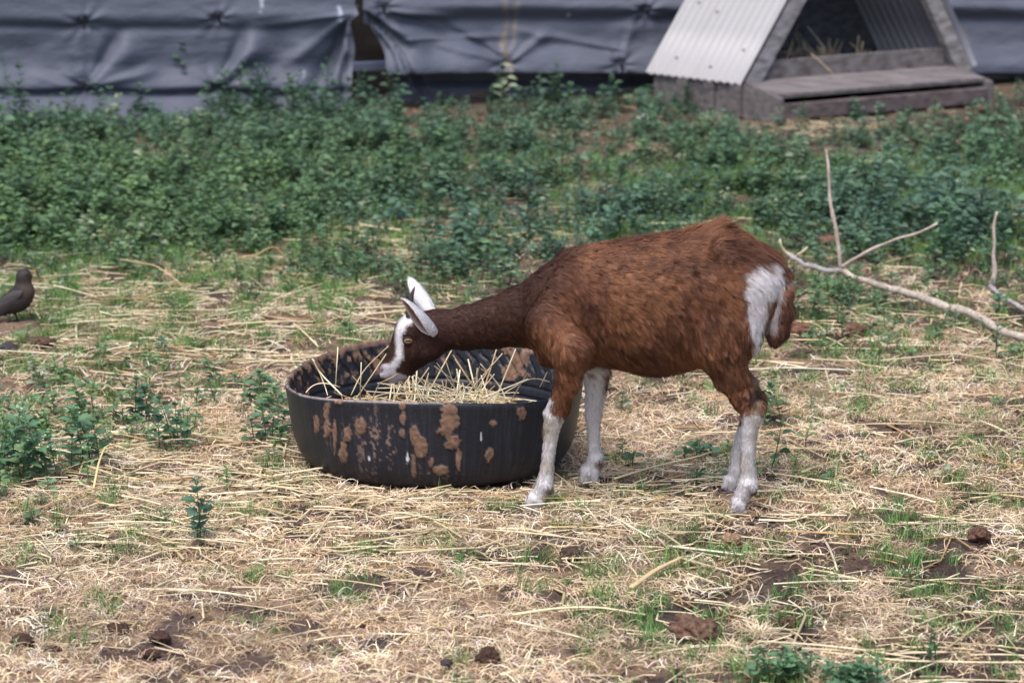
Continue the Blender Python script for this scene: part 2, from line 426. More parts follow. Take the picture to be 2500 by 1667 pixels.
# ---------------------------------------------------------------- scatter machinery
def merge(templates, idx, pos, yaw, scl, tint, tilt=None):
    VV = []; FF = []; CC = []; n = 0
    for t, (tv, tf, tc_) in enumerate(templates):
        m = np.where(idx == t)[0]
        if not len(m): continue
        c, s = np.cos(yaw[m]), np.sin(yaw[m])
        X = tv[None, :, 0]*c[:, None]-tv[None, :, 1]*s[:, None]; Y = tv[None, :, 0]*s[:, None]+tv[None, :, 1]*c[:, None]; Z = np.repeat(tv[None, :, 2], len(m), 0)
        if tilt is not None:
            X = X+Z*tilt[m, 0][:, None]; Y = Y+Z*tilt[m, 1][:, None]
        P = np.stack([X, Y, Z], -1)*scl[m][:, None, None]+pos[m][:, None, :]
        VV.append(P.reshape(-1, 3)); k = len(tv)
        FF.append((tf[None]+(np.arange(len(m))*k)[:, None, None]).reshape(-1, 3)+n); n += len(m)*k
        CC.append((tc_[None]*tint[m][:, None, :]).reshape(-1, 3))
    return np.concatenate(VV), np.concatenate(FF), np.concatenate(CC)
def scatter_points(n, x0, x1, y0, y1, key, power=1.0, rng=R):
    x = rng.uniform(x0, x1, n); y = rng.uniform(y0, y1, n)
    # stay inside a widened view wedge
    half = y*.167*1.0+.55
    ok = np.abs(x) < half; x = x[ok]; y = y[ok]
    r = regions(x, y); a = r[key]**power
    k = rng.random(len(x)) < a
    return x[k], y[k], {q: v_[k] for q, v_ in r.items()}
def leaf(L, w, n=4, serr=0.0, fold=.25, droop=.5, rnd=None):
    """leaf lying along +x, folded along the midrib, drooping; returns V,F tris"""
    t = np.linspace(0, 1, n+1); hw = w*np.sin(np.pi*np.clip(t**.75, 0, 1))**.8*.5; hw[0] = w*.06; hw[-1] = 0
    if serr: hw = hw*(1+serr*np.where(np.arange(n+1) % 2, 1, -1))
    ax = L*(t-.12*t*t*droop); az = -L*droop*.45*t*t
    mid = np.stack([ax, t*0, az], 1); l = np.stack([ax, hw, az+hw*fold], 1); r = np.stack([ax, -hw, az+hw*fold], 1)
    if serr: l[1::2, 0] += L*.05; r[1::2, 0] += L*.05
    V = np.concatenate([mid, l, r]); F = []
    for i in range(n):
        F += [(i, i+1, n+1+i), (i+1, n+2+i, n+1+i), (i, 2*n+2+i, i+1), (i+1, 2*n+2+i, 2*n+3+i)]
    return V, np.array(F)
def rotz(a): c, s = math.cos(a), math.sin(a); return np.array([[c, -s, 0], [s, c, 0], [0, 0, 1]])
def roty(a): c, s = math.cos(a), math.sin(a); return np.array([[c, 0, s], [0, 1, 0], [-s, 0, c]])
def rotx(a): c, s = math.cos(a), math.sin(a); return np.array([[1, 0, 0], [0, c, -s], [0, s, c]])
def weed(rng, h, nodes, L, wr=.8, serr=0., n=3, stemr=.0012, side=0, stemcol=(.75, .9, .6)):
    V = []; F = []; C = []; k = 0
    def add(v, f, c):
        nonlocal k
        V.append(v); F.append(f+k); C.append(np.ones((len(v), 3))*c); k += len(v)
    bend = rng.normal(size=2)*.12
    def P(t): return np.array([bend[0]*h*t*t, bend[1]*h*t*t, h*t])
    sv_, sf = tube([P(t) for t in np.linspace(0, 1, 4)], np.array([1.3, 1.1, .9, .5])*stemr, 3, cap=False)
    sf = np.concatenate([sf[:, [0, 1, 2]], sf[:, [0, 2, 3]]]); add(sv_, sf, np.array(stemcol)*np.array([1.1, .8, .8]))
    a0 = rng.uniform(0, 6.28)
    for i in range(nodes):
        t = (i+1)/nodes; base = P(.12+.88*t)
        sz = L*(.55+.6*math.sin(math.pi*min(.95, .2+.65*t)))*(rng.uniform(.8, 1.15))
        if t > .9: sz *= .62
        for s in (0, 1) if t < .9 else (0, 1, 2, 3):
            a = a0+i*1.6+s*(math.pi if t < .9 else 1.57)+rng.normal()*.25
            up = rng.uniform(.15, .7) if t < .9 else rng.uniform(.7, 1.15)
            lv, lf = leaf(sz, sz*wr, n, serr, rng.uniform(.1, .45), rng.uniform(.3, 1.0))
            lv[:, 0] += sz*.25                               # petiole gap
            M = rotz(a)@roty(-up)@rotx(rng.normal()*.3)
            g = rng.uniform(.85, 1.12)*(.9+.2*t)
            add(lv@M.T+base, lf, np.array([g, g, g*rng.uniform(.9, 1.1)]))
            pv, pf = tube([base, base+(M@np.array([sz*.28, 0, 0]))], stemr*.5, 3, cap=False)
            add(pv, np.concatenate([pf[:, [0, 1, 2]], pf[:, [0, 2, 3]]]), np.array(stemcol))
    return np.concatenate(V), np.concatenate(F), np.concatenate(C)
rw = np.random.default_rng(21)
T_low = [weed(rw, rw.uniform(.025, .055), rw.integers(3, 5), rw.uniform(.014, .02), .85) for _ in range(10)]
T_mid = [weed(rw, rw.uniform(.06, .10), rw.integers(5, 8), rw.uniform(.02, .028), .75, 0, 4) for _ in range(12)]
T_tall = [weed(rw, rw.uniform(.13, .19), rw.integers(8, 11), rw.uniform(.024, .034), .7, 0, 4) for _ in range(6)]
def tints(n, rng, blue):
    a = np.array([.078, .155, .076]); b = np.array([.150, .235, .082]); c = np.array([.086, .158, .108]); d = np.array([.25, .31, .20])
    r = rng.random(n)[:, None]; bl = np.clip(blue, 0, 1)[:, None]
    t = a*(1-r)+b*r; t = t*(1-bl)+c*bl
    p = rng.random(n)[:, None]; t = np.where(p > .975, d, t)
    return t*rng.uniform(.7, 1.25, n)[:, None]
x, y, r = scatter_points(51000, -2.7, 2.7, 5.0, 12.1, 'w', 1.0, rw)
HOOF = [onz(1300, 1236), onz(1800, 1248), onz(1436, 1168), onz(1780, 1205)]
def footprint(x, y):                    # trampled flat round each hoof
    m = np.zeros(len(x), bool)
    for h_ in HOOF: m |= (np.abs(x-h_[0]-.008) < .042) & (y-h_[1] > -.075) & (y-h_[1] < .03)
    return ~m | (R.random(len(x)) < .12)
def clear(x, y, pad=0.0):                # keep plants out of the tyre, the shelter and from under the tarpaulin
    ok = ((x-TX)**2+(y-TY)**2 > (.30+pad)**2)
    return ok
BDX, BDY = [float(q_) for q_ in onz(30, 798)[:2]]
TX, TY = float(at(1060, 900, 6.24)[0]), 6.24
SHP = onz(1914, 302)                     # front left foot of the shelter
SA = math.radians(31); SB = math.radians(44); SF = np.array([math.cos(SA), math.sin(SA)]); SS = np.array([-math.sin(SB), math.cos(SB)])
def in_shelter(x, y, pad=.03):
    dx = x-SHP[0]; dy = y-SHP[1]; dt = SF[0]*SS[1]-SF[1]*SS[0]; a = (dx*SS[1]-dy*SS[0])/dt; b = (SF[0]*dy-SF[1]*dx)/dt
    return (a > -pad) & (a < 1.0+pad) & (b > -pad) & (b < 1.1)
def cond(x, y): return clear(x, y) & ~in_shelter(x, y)
k = cond(x, y) & footprint(x, y) & (y < 11.72+.30*x) & ~((np.abs(x+.0-BDX) < .07) & (y > BDY-.22) & (y < BDY+.05)); x = x[k]; y = y[k]; r = {q: v_[k] for q, v_ in r.items()}
big = np.clip(r['w']*1.25-.25+.9*(r['n1']-.5), 0, 1)
big = np.where(r['v'] < 330, .15+.85*sstep(320, 285, r['v'])*big, big*.85)
q = rw.random(len(x)); n_ = len(x)
idx = np.where(q < .42+.5*(1-big), rw.integers(0, 10, n_), 10+rw.integers(0, 12, n_))
tl = (rw.random(n_) < .03+.18*bump(r['u'], r['v'], 2330, 540, 200, 70)+-.03*sstep(430, 330, r['v'])+.17*bump(r['u'], r['v'], 640, 290, 330, 26)+.25*bump(r['u'], r['v'], 1330, 275, 120, 22)+.15*bump(r['u'], r['v'], 30, 310, 120, 30)); idx = np.where(tl & ((big > .3) | (r['v'] < 320)), 22+rw.integers(0, 6, n_), idx)
blue = bump(r['u'], r['v'], 1300, 560, 420, 120)+bump(r['u'], r['v'], 2250, 560, 350, 120)+.7*sstep(470, 280, r['v'])+.5*rw.random(n_)
tn = tints(n_, rw, blue)*(1+.3*sstep(800, 900, r['v']))[:, None]
pos = np.stack([x, y, hgt(x, y)-.002], 1)
gv, gf, gc = merge(T_low+T_mid+T_tall, idx, pos, rw.uniform(0, 6.28, n_), rw.uniform(.7, 1.2, n_), tn, rw.normal(size=(n_, 2))*.15)
tag(link('weed_cover', mesh('weed_cover', gv, gf, gc, False), M_leaf), 'dense green leafy weeds covering the back of the yard', 'weeds', kind='stuff')

# ---------------------------------------------------------------- short green grass
def blade(rng, L, w, lean, curl=.6, n=3):
    t = np.linspace(0, 1, n+1); a = rng.uniform(0, 6.28); d = np.array([math.cos(a), math.sin(a), 0]); s = np.array([-d[1], d[0], 0])
    c = np.outer(L*lean*(t+curl*t*t), d); c[:, 2] = L*(t-.35*curl*t*t)
    ww = w*(1-t**1.5*.95)*.5
    V = np.concatenate([c-s*ww[:, None], c+s*ww[:, None]]); F = []
    for i in range(n): F += [(i, n+1+i, i+1), (i+1, n+1+i, n+2+i)]
    return V, np.array(F)
def tuft(rng, nb, L, w, spread, lean=.5):
    V = []; F = []; C = []; k = 0
    for _ in range(nb):
        v, f = blade(rng, L*rng.uniform(.4, 1.15), w, rng.uniform(.1, lean), rng.uniform(.1, .9)); v[:, :2] += rng.normal(size=2)*spread
        V.append(v); F.append(f+k); k += len(v); g = rng.uniform(.65, 1.3); C.append(np.ones((len(v), 3))*g*np.array([rng.uniform(.85, 1.25), 1, 1]))
    return np.concatenate(V), np.concatenate(F), np.concatenate(C)
T_gr = [tuft(rw, rw.integers(14, 34), rw.uniform(.026, .050), .0019, .012, .7) for _ in range(14)]
x, y, r = scatter_points(34000, -2.2, 2.2, 4.4, 10.5, 'grass', 1, rw)
x2 = rw.uniform(-1.5, 1.5, 3000); y2 = rw.uniform(4.4, 6.4, 3000); r2 = regions(x2, y2)
k2 = (fbm(np.stack([x2, y2, x2*0], -1), 6.5, 2, 91) > .515+.03*(x2 < .2)); x = np.concatenate([x, x2[k2]]); y = np.concatenate([y, y2[k2]])
k = clear(x, y) & footprint(x, y) & ~((np.abs(x-BDX) < .06) & (np.abs(y-BDY+.08) < .12)); x = x[k]; y = y[k]; n_ = len(x)
tn = np.array([.12, .25, .07])*rw.uniform(.7, 1.35, n_)[:, None]
gv, gf, gc = merge(T_gr, rw.integers(0, 14, n_), np.stack([x, y, hgt(x, y)-.001], 1), rw.uniform(0, 6.28, n_), rw.uniform(.5, 1.15, n_), tn)
tag(link('grass', mesh('grass', gv, gf, gc, False), M_leaf), 'short green grass tufts growing between the straw', 'grass', kind='stuff')

# ---------------------------------------------------------------- dead grass mat: thin curled blades
def curl(rng, L, w, n=4):
    t = np.linspace(0, 1, n+1); k = rng.normal()*1.7; a = k*t+rng.normal()*.2
    dx = np.cos(a); dy = np.sin(a); c = np.zeros((n+1, 3)); c[1:, 0] = np.cumsum(dx[:-1])*L/n; c[1:, 1] = np.cumsum(dy[:-1])*L/n
    c[:, 2] = rng.uniform(.1, .45)*L*np.sin(np.pi*t*rng.uniform(.5, 1.1))+.001
    s = np.stack([-dy, dx, dx*0+rng.normal()*.8], 1); s /= np.linalg.norm(s, axis=1)[:, None]; ww = (w*(1-.7*t)*.5)[:, None]
    V = np.concatenate([c-s*ww, c+s*ww]); F = []
    for i in range(n): F += [(i, n+1+i, i+1), (i+1, n+1+i, n+2+i)]
    return V, np.array(F)
def wad(rng, nb):
    V = []; F = []; C = []; k = 0
    for _ in range(nb):
        v, f = curl(rng, rng.uniform(.012, .042), rng.uniform(.0011, .0025)); v = v@rotz(rng.uniform(0, 6.28)).T; v[:, :2] += rng.normal(size=2)*.014; v[:, 2] += abs(rng.normal())*.003
        V.append(v); F.append(f+k); k += len(v); g = rng.uniform(.5, 1.35); C.append(np.ones((len(v), 3))*g*np.array([1, rng.uniform(.9, 1.1), rng.uniform(.8, 1.15)]))
    return np.concatenate(V), np.concatenate(F), np.concatenate(C)
T_wad = [wad(rw, 16) for _ in range(30)]
x, y, r = scatter_points(26000, -1.7, 1.7, 4.4, 8.6, 'dmat', 1, rw); k = clear(x, y, -.02) & footprint(x, y) & ~((np.abs(x-BDX) < .07) & (np.abs(y-BDY+.05) < .09)) & (rw.random(len(x)) < np.where(y < 7, 1, .45)); x = x[k]; y = y[k]; n_ = len(x)
c1 = np.array([.68, .54, .39]); c2 = np.array([.47, .335, .225]); c3 = np.array([.86, .74, .60])
q = fbm(np.stack([x, y, x*0], -1), 4, 2, 13)[:, None]; q2 = rw.random(n_)[:, None]
tn = (c2*(1-q2)+c1*q2)*(.6+.9*q); tn = np.where(rw.random(n_)[:, None] > .8, c3, tn)
gv, gf, gc = merge(T_wad, rw.integers(0, 30, n_), np.stack([x, y, hgt(x, y)], 1), rw.uniform(0, 6.28, n_), rw.uniform(.7, 1.25, n_), tn)
tag(link('dead_grass', mesh('dead_grass', gv, gf, gc, False), M_mat), 'tan mat of short curled dead grass in the foreground', 'dry grass', kind='stuff')

# ---------------------------------------------------------------- straw
def stalk(rng, L, w, kink=True, arch=.0):
    n = 5; t = np.linspace(0, 1, n+1); a = rng.normal()*.035*t
    if kink and rng.random() < .3: a = a+np.where(t > rng.uniform(.3, .7), rng.choice([-1, 1])*rng.uniform(.35, 1.6), 0)
    c = np.zeros((n+1, 3)); c[1:, 0] = np.cumsum(np.cos(a[:-1]))*L/n; c[1:, 1] = np.cumsum(np.sin(a[:-1]))*L/n
    c[:, 2] = arch*L*np.sin(np.pi*t)+rng.normal()*.05*L*(t-.5)
    c -= c.mean(0)*np.array([1, 1, 0])
    s = np.stack([-np.sin(a), np.cos(a), a*0], 1); up = np.array([0, 0, 1.]); ww = w*.5*(1-.25*t*rng.random())[:, None]
    # half round stalk: left, crown, right
    V = np.concatenate([c-s*ww, c+up*ww*.75, c+s*ww, c-up*ww*.5]); m = n+1; F = []
    for i in range(n):
        for p, q_ in ((0, 1), (1, 2), (2, 3), (3, 0)):
            F += [(p*m+i, p*m+i+1, q_*m+i), (p*m+i+1, q_*m+i+1, q_*m+i)]
    sh = 1+.18*np.sin(t*rng.uniform(3, 9)+rng.uniform(0, 6)); C = np.tile(np.ones((m, 3))*sh[:, None], (4, 1))
    return V, np.array(F), C
T_st = [stalk(rw, rw.uniform(.04, .17), rw.uniform(.0030, .0072), True, rw.uniform(0, .03)) for _ in range(40)]
T_st += [stalk(rw, rw.uniform(.18, .34), rw.uniform(.0042, .0078), True, rw.uniform(0, .02)) for _ in range(14)]
def straw_tint(n, rng):
    a = np.array([.66, .52, .29]); b = np.array([.88, .80, .58]); c = np.array([.50, .32, .15]); d = np.array([.66, .53, .37])
    q = rng.random(n)[:, None]; p = rng.random(n)[:, None]
    t = a*(1-q)+b*q; t = np.where(p > .88, c, t); t = np.where(p < .2, d, t)
    return t*rng.uniform(.75, 1.1, n)[:, None]
x, y, r = scatter_points(40000, -2.2, 2.2, 4.4, 11.8, 'straw', 1, rw)
k = cond(x, y); x = x[k]; y = y[k]; rv = r['v'][k]; ru = r['u'][k]; kb = footprint(x, y) & ~((np.abs(x-BDX) < .10) & (np.abs(y-BDY+.08) < .11)); x = x[kb]; y = y[kb]; rv = rv[kb]; ru = ru[kb]; r = {'straw': r['straw'][k][kb]}; k = slice(None); n_ = len(x)
yaw = rw.normal(size=n_)*.65+rw.choice([0, math.pi], n_); yaw = np.where(rw.random(n_) < .35, rw.uniform(0, 6.28, n_), yaw)
nlong = rw.random(n_) < .07; ids = np.where(nlong, 40+rw.integers(0, 14, n_), rw.integers(0, 40, n_))
z = hgt(x, y)+.003+np.abs(rw.normal(size=n_))*.008*(.4+r['straw'][k])
tilt = None
tn = straw_tint(n_, rw)
gv, gf, gc = merge(T_st, ids, np.stack([x, y, z], 1), yaw, rw.uniform(.6, 1.1, n_)*np.where(rv < 500, .6, 1), tn)
tag(link('straw', mesh('straw', gv, gf, gc, True), M_straw), 'loose pale yellow straw strewn over the yard around the tyre', 'straw', kind='stuff')

# crumbs of soil and dung
T_cr = []
for _ in range(8):
    a_ = rw.normal(size=(14, 3)); a_ /= np.linalg.norm(a_, axis=1)[:, None]; import bmesh
    bm = bmesh.new(); bmesh.ops.create_icosphere(bm, subdivisions=1, radius=1); vv = np.array([q.co[:] for q in bm.verts]); ff = np.array([[q.index for q in f.verts] for f in bm.faces]); bm.free()
    vv = vv*(1+.35*rw.normal(size=(len(vv), 1)))*np.array([1, .85, .6])*.004; vv[:, 2] += .001
    T_cr.append((vv, ff, np.ones((len(vv), 3))))
x = rw.uniform(-1.6, 1.9, 42000); y = rw.uniform(4.4, 9, 42000); r = regions(x, y)
k = (rw.random(len(x)) < .12+.6*r['soil']) & clear(x, y) & (np.abs(x) < y*.167+.4); x = x[k]; y = y[k]; n_ = len(x)
tn = np.array([.11, .072, .055])*rw.uniform(.4, 1.5, n_)[:, None]
gv, gf, gc = merge(T_cr, rw.integers(0, 8, n_), np.stack([x, y, hgt(x, y)], 1), rw.uniform(0, 6.28, n_), rw.uniform(.35, 1.7, n_)**1.3, tn)
tag(link('soil_crumbs', mesh('soil_crumbs', gv, gf, gc, False), M_clod), 'loose crumbs of dark soil lying on the bare patches', 'soil', kind='stuff')
# ================================================================ TYRE TUB
prof = np.array([(0.0, .012), (.12, .012), (.225, .002), (.255, .004), (.273, .014), (.286, .034), (.295, .062), (.3005, .095), (.305, .13), (.3085, .16), (.3105, .176), (.3095, .1825), (.3055, .1845), (.3015, .1825), (.2995, .175), (.296, .15), (.291, .12), (.284, .085), (.272, .055), (.25, .034), (.20, .026), (.1, .024), (0., .024)])
def resample(P, st):
    d = np.r_[0, np.cumsum(np.linalg.norm(np.diff(P, axis=0), axis=1))]; n = max(4, int(d[-1]/st)); s = np.linspace(0, d[-1], n)
    Q = np.stack([np.interp(s, d, P[:, k]) for k in range(P.shape[1])], 1)
    for _ in range(3): Q[1:-1] = (Q[:-2]+2*Q[1:-1]+Q[2:])/4
    return Q
Q = resample(prof, .003); NA = 760; ph = np.arange(NA)*2*np.pi/NA
r_ = Q[:, 0][:, None]+0*ph; z_ = Q[:, 1][:, None]+0*ph; hh = np.clip(z_/.18, 0, 1)
PHI = ph[None]+0*r_
wall = sstep(.2, .27, r_)
inner = np.zeros(len(Q), bool); inner[int(np.argmax(Q[:, 1])):] = True; inner = inner[:, None] & (r_ > 0)
z_ = z_ + wall*hh**1.5*(-.0125*np.cos(2*PHI)+.003*np.sin(3*PHI+1)+.0045*np.cos(PHI-2.2))
r_ = r_*(1+.006*np.sin(2*PHI+.6)*hh+.004*np.sin(5*PHI))
X = TX+r_*np.cos(PHI); Y = TY+r_*np.sin(PHI)
P3 = np.stack([X, Y, z_], -1)
u, v = project(P3)
front = (~inner) & (np.sin(PHI) < .45)
nz1 = fbm(P3, 60, 3, 5); nz2 = fbm(P3, 160, 2, 6); st_ = fbm(np.stack([PHI*.31*130, z_*9, r_*0], -1), 1, 3, 8)
mud = np.zeros_like(r_); thick = np.zeros_like(r_)
spl = [(1098, 1028, 27, 48), (1103, 1075, 23, 18), (1018, 1070, 17, 32), (1028, 1095, 17, 26), (1010, 1140, 9, 32), (984, 1022, 9, 17), (983, 1057, 9, 11), (983, 990, 8, 10), (880, 1040, 15, 21), (850, 1055, 10, 22), (838, 1105, 10, 32), (798, 1010, 9, 30), (800, 1050, 10, 25), (773, 1040, 9, 28), (818, 1062, 5, 50), (1196, 1112, 12, 18), (1119, 1125, 7, 28), (1113, 1150, 4, 20), (1274, 1010, 15, 18), (1297, 1002, 7, 22), (1420, 1050, 9, 35), (1300, 1122, 3, 16), (1073, 1150, 22, 14), (1052, 1130, 8, 18), (829, 983, 14, 5), (1330, 1060, 8, 20), (1205, 1035, 9, 8), (730, 1005, 4, 18), (1445, 990, 8, 20)]
for cu, cv, ru, rv in [q_ for q_ in spl if q_[2] > 7.5 or q_[3] > 25]:
    d = np.sqrt(((u-cu)/ru)**2+((v-cv)/rv)**2)+(nz1-.5)*1.3+(nz2-.5)*.9+.12
    m = sstep(1.08, .92, d)*front; mud = np.maximum(mud, m); thick = np.maximum(thick, m*(.6+.8*nz2)*(1 if ru > 9 else .5))
dust = np.clip(bump(u, v, 925, 1080, 70, 80)*1.0+bump(u, v, 790, 1060, 50, 70)*.3+.15+.5*bump(u, v, 1060, 1160, 60, 30), 0, 1)*front
spk = sstep(.66-.12*dust, .72-.1*dust, st_*.5+nz2*.5)*front*dust*sstep(.2, .5, dust)
mud = np.maximum(mud, spk*.75)
# muddy lip and tread grooves on the inside
groove = (.5+.5*np.sin(PHI*62+3*np.sin(z_*60)+4*nz1))
up_in = inner*sstep(.115, .135, z_)*sstep(.19, .17, z_)
mudin = up_in*sstep(.56, .70, nz1*.8+.2*nz2+.20*bump(u, v, 780, 860, 170, 80)-.12*sstep(1000, 1100, u))*(groove < .82)
mudin = np.maximum(mudin, inner*sstep(.70, .78, nz1+.42*bump(u, v, 1270, 880, 40, 50)))
lip = sstep(.178, .182, z_-(-.0125*np.cos(2*PHI)))*sstep(.35, .55, nz1+.2)
mudall = np.clip(np.maximum.reduce([mud, mudin, lip*.7]), 0, 1)
gr_d = -.004*up_in*sstep(.80, .92, groove)
for zc in (.108, .085): gr_d -= inner*.004*np.exp(-((z_-zc)/.0028)**2)
rad = np.where(inner, -1, 1)*thick*.0035 + np.where(inner, -gr_d+(-.0015*mudin), 0)
wq = wall*1.0; r2 = r_+rad*wq
P3 = np.stack([TX+r2*np.cos(PHI), TY+r2*np.sin(PHI), z_+hgt(np.array([TX]), np.array([TY]))[0]*0+.001], -1)
nq = len(Q); i = np.arange(nq-1)[:, None]*NA; j = np.arange(NA)[None]
Fq = np.stack([i+j, i+(j+1) % NA, i+NA+(j+1) % NA, i+NA+j], -1).reshape(-1, 4)
white = (sstep(.985, .99, nz2*.7+.3*nz1+.25*(bump(u, v, 995, 1120, 5, 22)+bump(u, v, 1175, 1068, 4, 16)+bump(u, v, 900, 1120, 5, 14)+bump(u, v, 1046, 1005, 6, 6)))*front)
white = np.maximum(white, front*sstep(.55, .75, bump(u, v, 995, 1118, 5, 20)+bump(u, v, 1175, 1068, 3, 15)*.9+bump(u, v, 901, 1120, 4, 11)*.9+(nz2-.5)*.5))
rub = np.array([.010, .0115, .018])*(1+.7*(st_[..., None]-.4)*sstep(.4, .6, st_[..., None])*2+.5*dust[..., None])
mc = np.array([.19, .112, .078])*(.35+1.2*nz2[..., None]); mc = mc*(1-.35*dust[..., None]*(thick[..., None] < .1))+np.array([.25, .2, .17])*.35*dust[..., None]*(thick[..., None] < .1)
lipc = np.array([.30, .25, .24])
scf = sstep(.60, .74, fbm(np.stack([PHI*.31*330, z_*16, r_*0], -1), 1, 2, 18))*front*.22; rub = rub*(1-scf[..., None])+np.array([.055, .055, .065])*scf[..., None]
cc = rub*(1-mudall[..., None])+mc*mudall[..., None]; cc = np.where((lip > .3)[..., None] & (mud < .4)[..., None] & (~inner)[..., None], lipc*.8*(.6+.8*nz2[..., None]), cc)
cc = cc*(1-white[..., None])+np.array([.6, .6, .66])*white[..., None]
M_tyre, nt, b, out = mat_new('muddy_rubber')
a = nd(nt, 'ShaderNodeAttribute', attribute_name='Col'); nt.links.new(a.outputs['Color'], b.inputs['Base Color'])
am = nd(nt, 'ShaderNodeAttribute', attribute_name='mud'); mr = nd(nt, 'ShaderNodeMapRange'); mr.inputs['To Min'].default_value = .46; mr.inputs['To Max'].default_value = .95
nt.links.new(am.outputs['Fac'], mr.inputs['Value']); nt.links.new(mr.outputs[0], b.inputs['Roughness']); b.inputs['Specular IOR Level'].default_value = .4
nz = nd(nt, 'ShaderNodeTexNoise', i_Scale=190.0, i_Detail=5.0); tc = nd(nt, 'ShaderNodeTexCoord'); nt.links.new(tc.outputs['Object'], nz.inputs['Vector'])
bp = nd(nt, 'ShaderNodeBump', i_Distance=.0015, i_Strength=.6); nt.links.new(nz.outputs['Fac'], bp.inputs['Height']); nt.links.new(bp.outputs[0], b.inputs['Normal'])
ty = link('tyre_trough', mesh('tyre_trough', P3.reshape(-1, 3), Fq[:, ::-1], cc.reshape(-1, 3), True, {'mud': mudall.reshape(-1)}), M_tyre)
tag(ty, 'round black rubber tyre trough splashed with brown mud and filled with straw', 'trough')

# straw lying in the trough
rs = np.random.default_rng(5); n_ = 640
rr = .25*np.sqrt(rs.random(n_)); aa = rs.uniform(0, 6.28, n_); x = TX+rr*np.cos(aa); y = TY+rr*np.sin(aa)
z = .06+.05*rs.random(n_)+.012*rs.random(n_)-.25*(y-TY)*.12
T_ts = [stalk(rs, rs.uniform(.06, .15), rs.uniform(.0025, .0045), True, 0) for _ in range(30)]
T_up = []
for _ in range(24):
    v_, f_, c_ = stalk(rs, rs.uniform(.07, .14), rs.uniform(.0028, .0056), True, 0); el = rs.uniform(.15, 1.2); v_ = v_@roty(-el).T; v_[:, 2] -= v_[:, 2].min(); T_up.append((v_, f_, c_))
ids = rs.integers(0, 30, n_); up_ = rs.random(n_) < .15; up_ &= (rr < .22); ids = np.where(up_, 30+rs.integers(0, 24, n_), ids); z = np.where(up_, z+.015, z)
x = np.where(up_, TX+(x-TX)*.85, x)
gv, gf, gc = merge(T_ts+T_up, ids, np.stack([x, y, z], 1), rs.uniform(0, 6.28, n_), rs.uniform(.6, 1.0, n_), straw_tint(n_, rs)*1.15)
# keep every stalk inside the wall
dx = gv[:, 0]-TX; dy = gv[:, 1]-TY; rd = np.hypot(dx, dy); lim = np.where(gv[:, 2] < .185, .262+.15*np.clip(gv[:, 2]-.04, 0, .15), .9); f_ = np.minimum(1, lim/np.maximum(rd, 1e-6))
gv[:, 0] = TX+dx*f_; gv[:, 1] = TY+dy*f_; gv[:, 2] = np.maximum(gv[:, 2], .03)
extra = MB()
for pl, w_ in (([(1173, 888), (1226, 948), (1235, 975)], .0034), ([(1066, 885), (1120, 962), (1130, 985)], .0018), ([(1088, 880), (1117, 965)], .0020), ([(1060, 893), (1110, 930), (1195, 980)], .0024), ([(882, 885), (879, 975)], .0030), ([(825, 848), (818, 960)], .0030), ([(765, 878), (775, 905), (835, 965)], .0032), ([(762, 875), (790, 930), (800, 965)], .0020), ([(948, 845), (885, 905), (857, 965)], .0028), ([(1336, 908), (1318, 945)], .0026), ([(1230, 960), (1298, 918), (1342, 932)], .0030), ([(1180, 970), (1240, 945), (1290, 925)], .0034), ([(1178, 935), (1166, 968)], .0030), ([(940, 958), (1100, 968), (1190, 950)], .0026), ([(747, 958), (760, 940), (790, 932), (830, 945)], .0024), ([(1008, 918), (1010, 970)], .0026), ([(1000, 918), (985, 968)], .0024), ([(1010, 916), (1060, 940), (1120, 968)], .0026), ([(895, 955), (1000, 962)], .0022)):
    yy = 6.02 if min(p[1] for p in pl) > 860 else 6.08
    pts = [at(p[0], p[1], yy+.10*(k_ % 2)*.3) for k_, p in enumerate(pl)]
    v_, f_ = tube(resample(np.array(pts), .012) if len(pts) > 2 else np.array(pts), w_*.55, 6, .7)
    q_ = straw_tint(1, rs)[0]*1.3
    if f_.shape[1] == 4: f_ = np.concatenate([f_[:, [0, 1, 2]], f_[:, [0, 2, 3]]])
    extra.add(v_, f_, q_)
gv = np.concatenate([gv]+extra.V); gc = np.concatenate([gc]+extra.C); off = len(gv)-extra.n
gf = np.concatenate([gf]+[f+off for f in extra.F])
tag(link('trough_straw', mesh('trough_straw', gv, gf, gc, True), M_straw), 'heap of loose straw lying inside the tyre trough', 'straw', kind='stuff')

# ================================================================ GOAT
YG = 5.95
def YAW(u): return -.000159*(u-1580)      # the goat faces slightly away from the camera
def G(u, v, dy=0.0): return at(u, v, YG+dy+YAW(u))
def uv_of(P):
    um, vm = project(np.stack([P[:, 0], YG+YAW(1250+P[:, 0]/S1), P[:, 2]], -1)); uo, vo = project(P)
    k = sstep(880, 950, vm)*(um > 1230); return um*(1-k)+uo*k, vm*(1-k)+vo*k
def GP(u, v, dy):                        # legs stand in planes of their own, trunk and head are symmetric
    if abs(dy) > .06: return G(u, v, dy)
    p = G(u, v); p[1] += dy; return p
goat = empty('goat', (G(1580, 1240)[0], YG, 0), 'brown goat with white legs, rump and face blaze eating from the tyre trough', 'goat')
FN, FF_, RN, RF = -.125, .095, -.066, .066
fld = Field(G(905, 1262)+np.array([0, -.38, -.03]), G(1930, 540)+np.array([0, .34, .04]), .0032)
def C(u1, v1, r1, u2, v2, r2, dy1=0., dy2=None, sy=1., k=.02, sub=False):
    dy2 = dy1 if dy2 is None else dy2
    a = GP(u1, v1, dy1); b = GP(u2, v2, dy2)
    fld.cone(a, r1*S1, b, r2*S1, sy, k, sub)
HD = .0                                # the head hangs over the trough, away from the camera
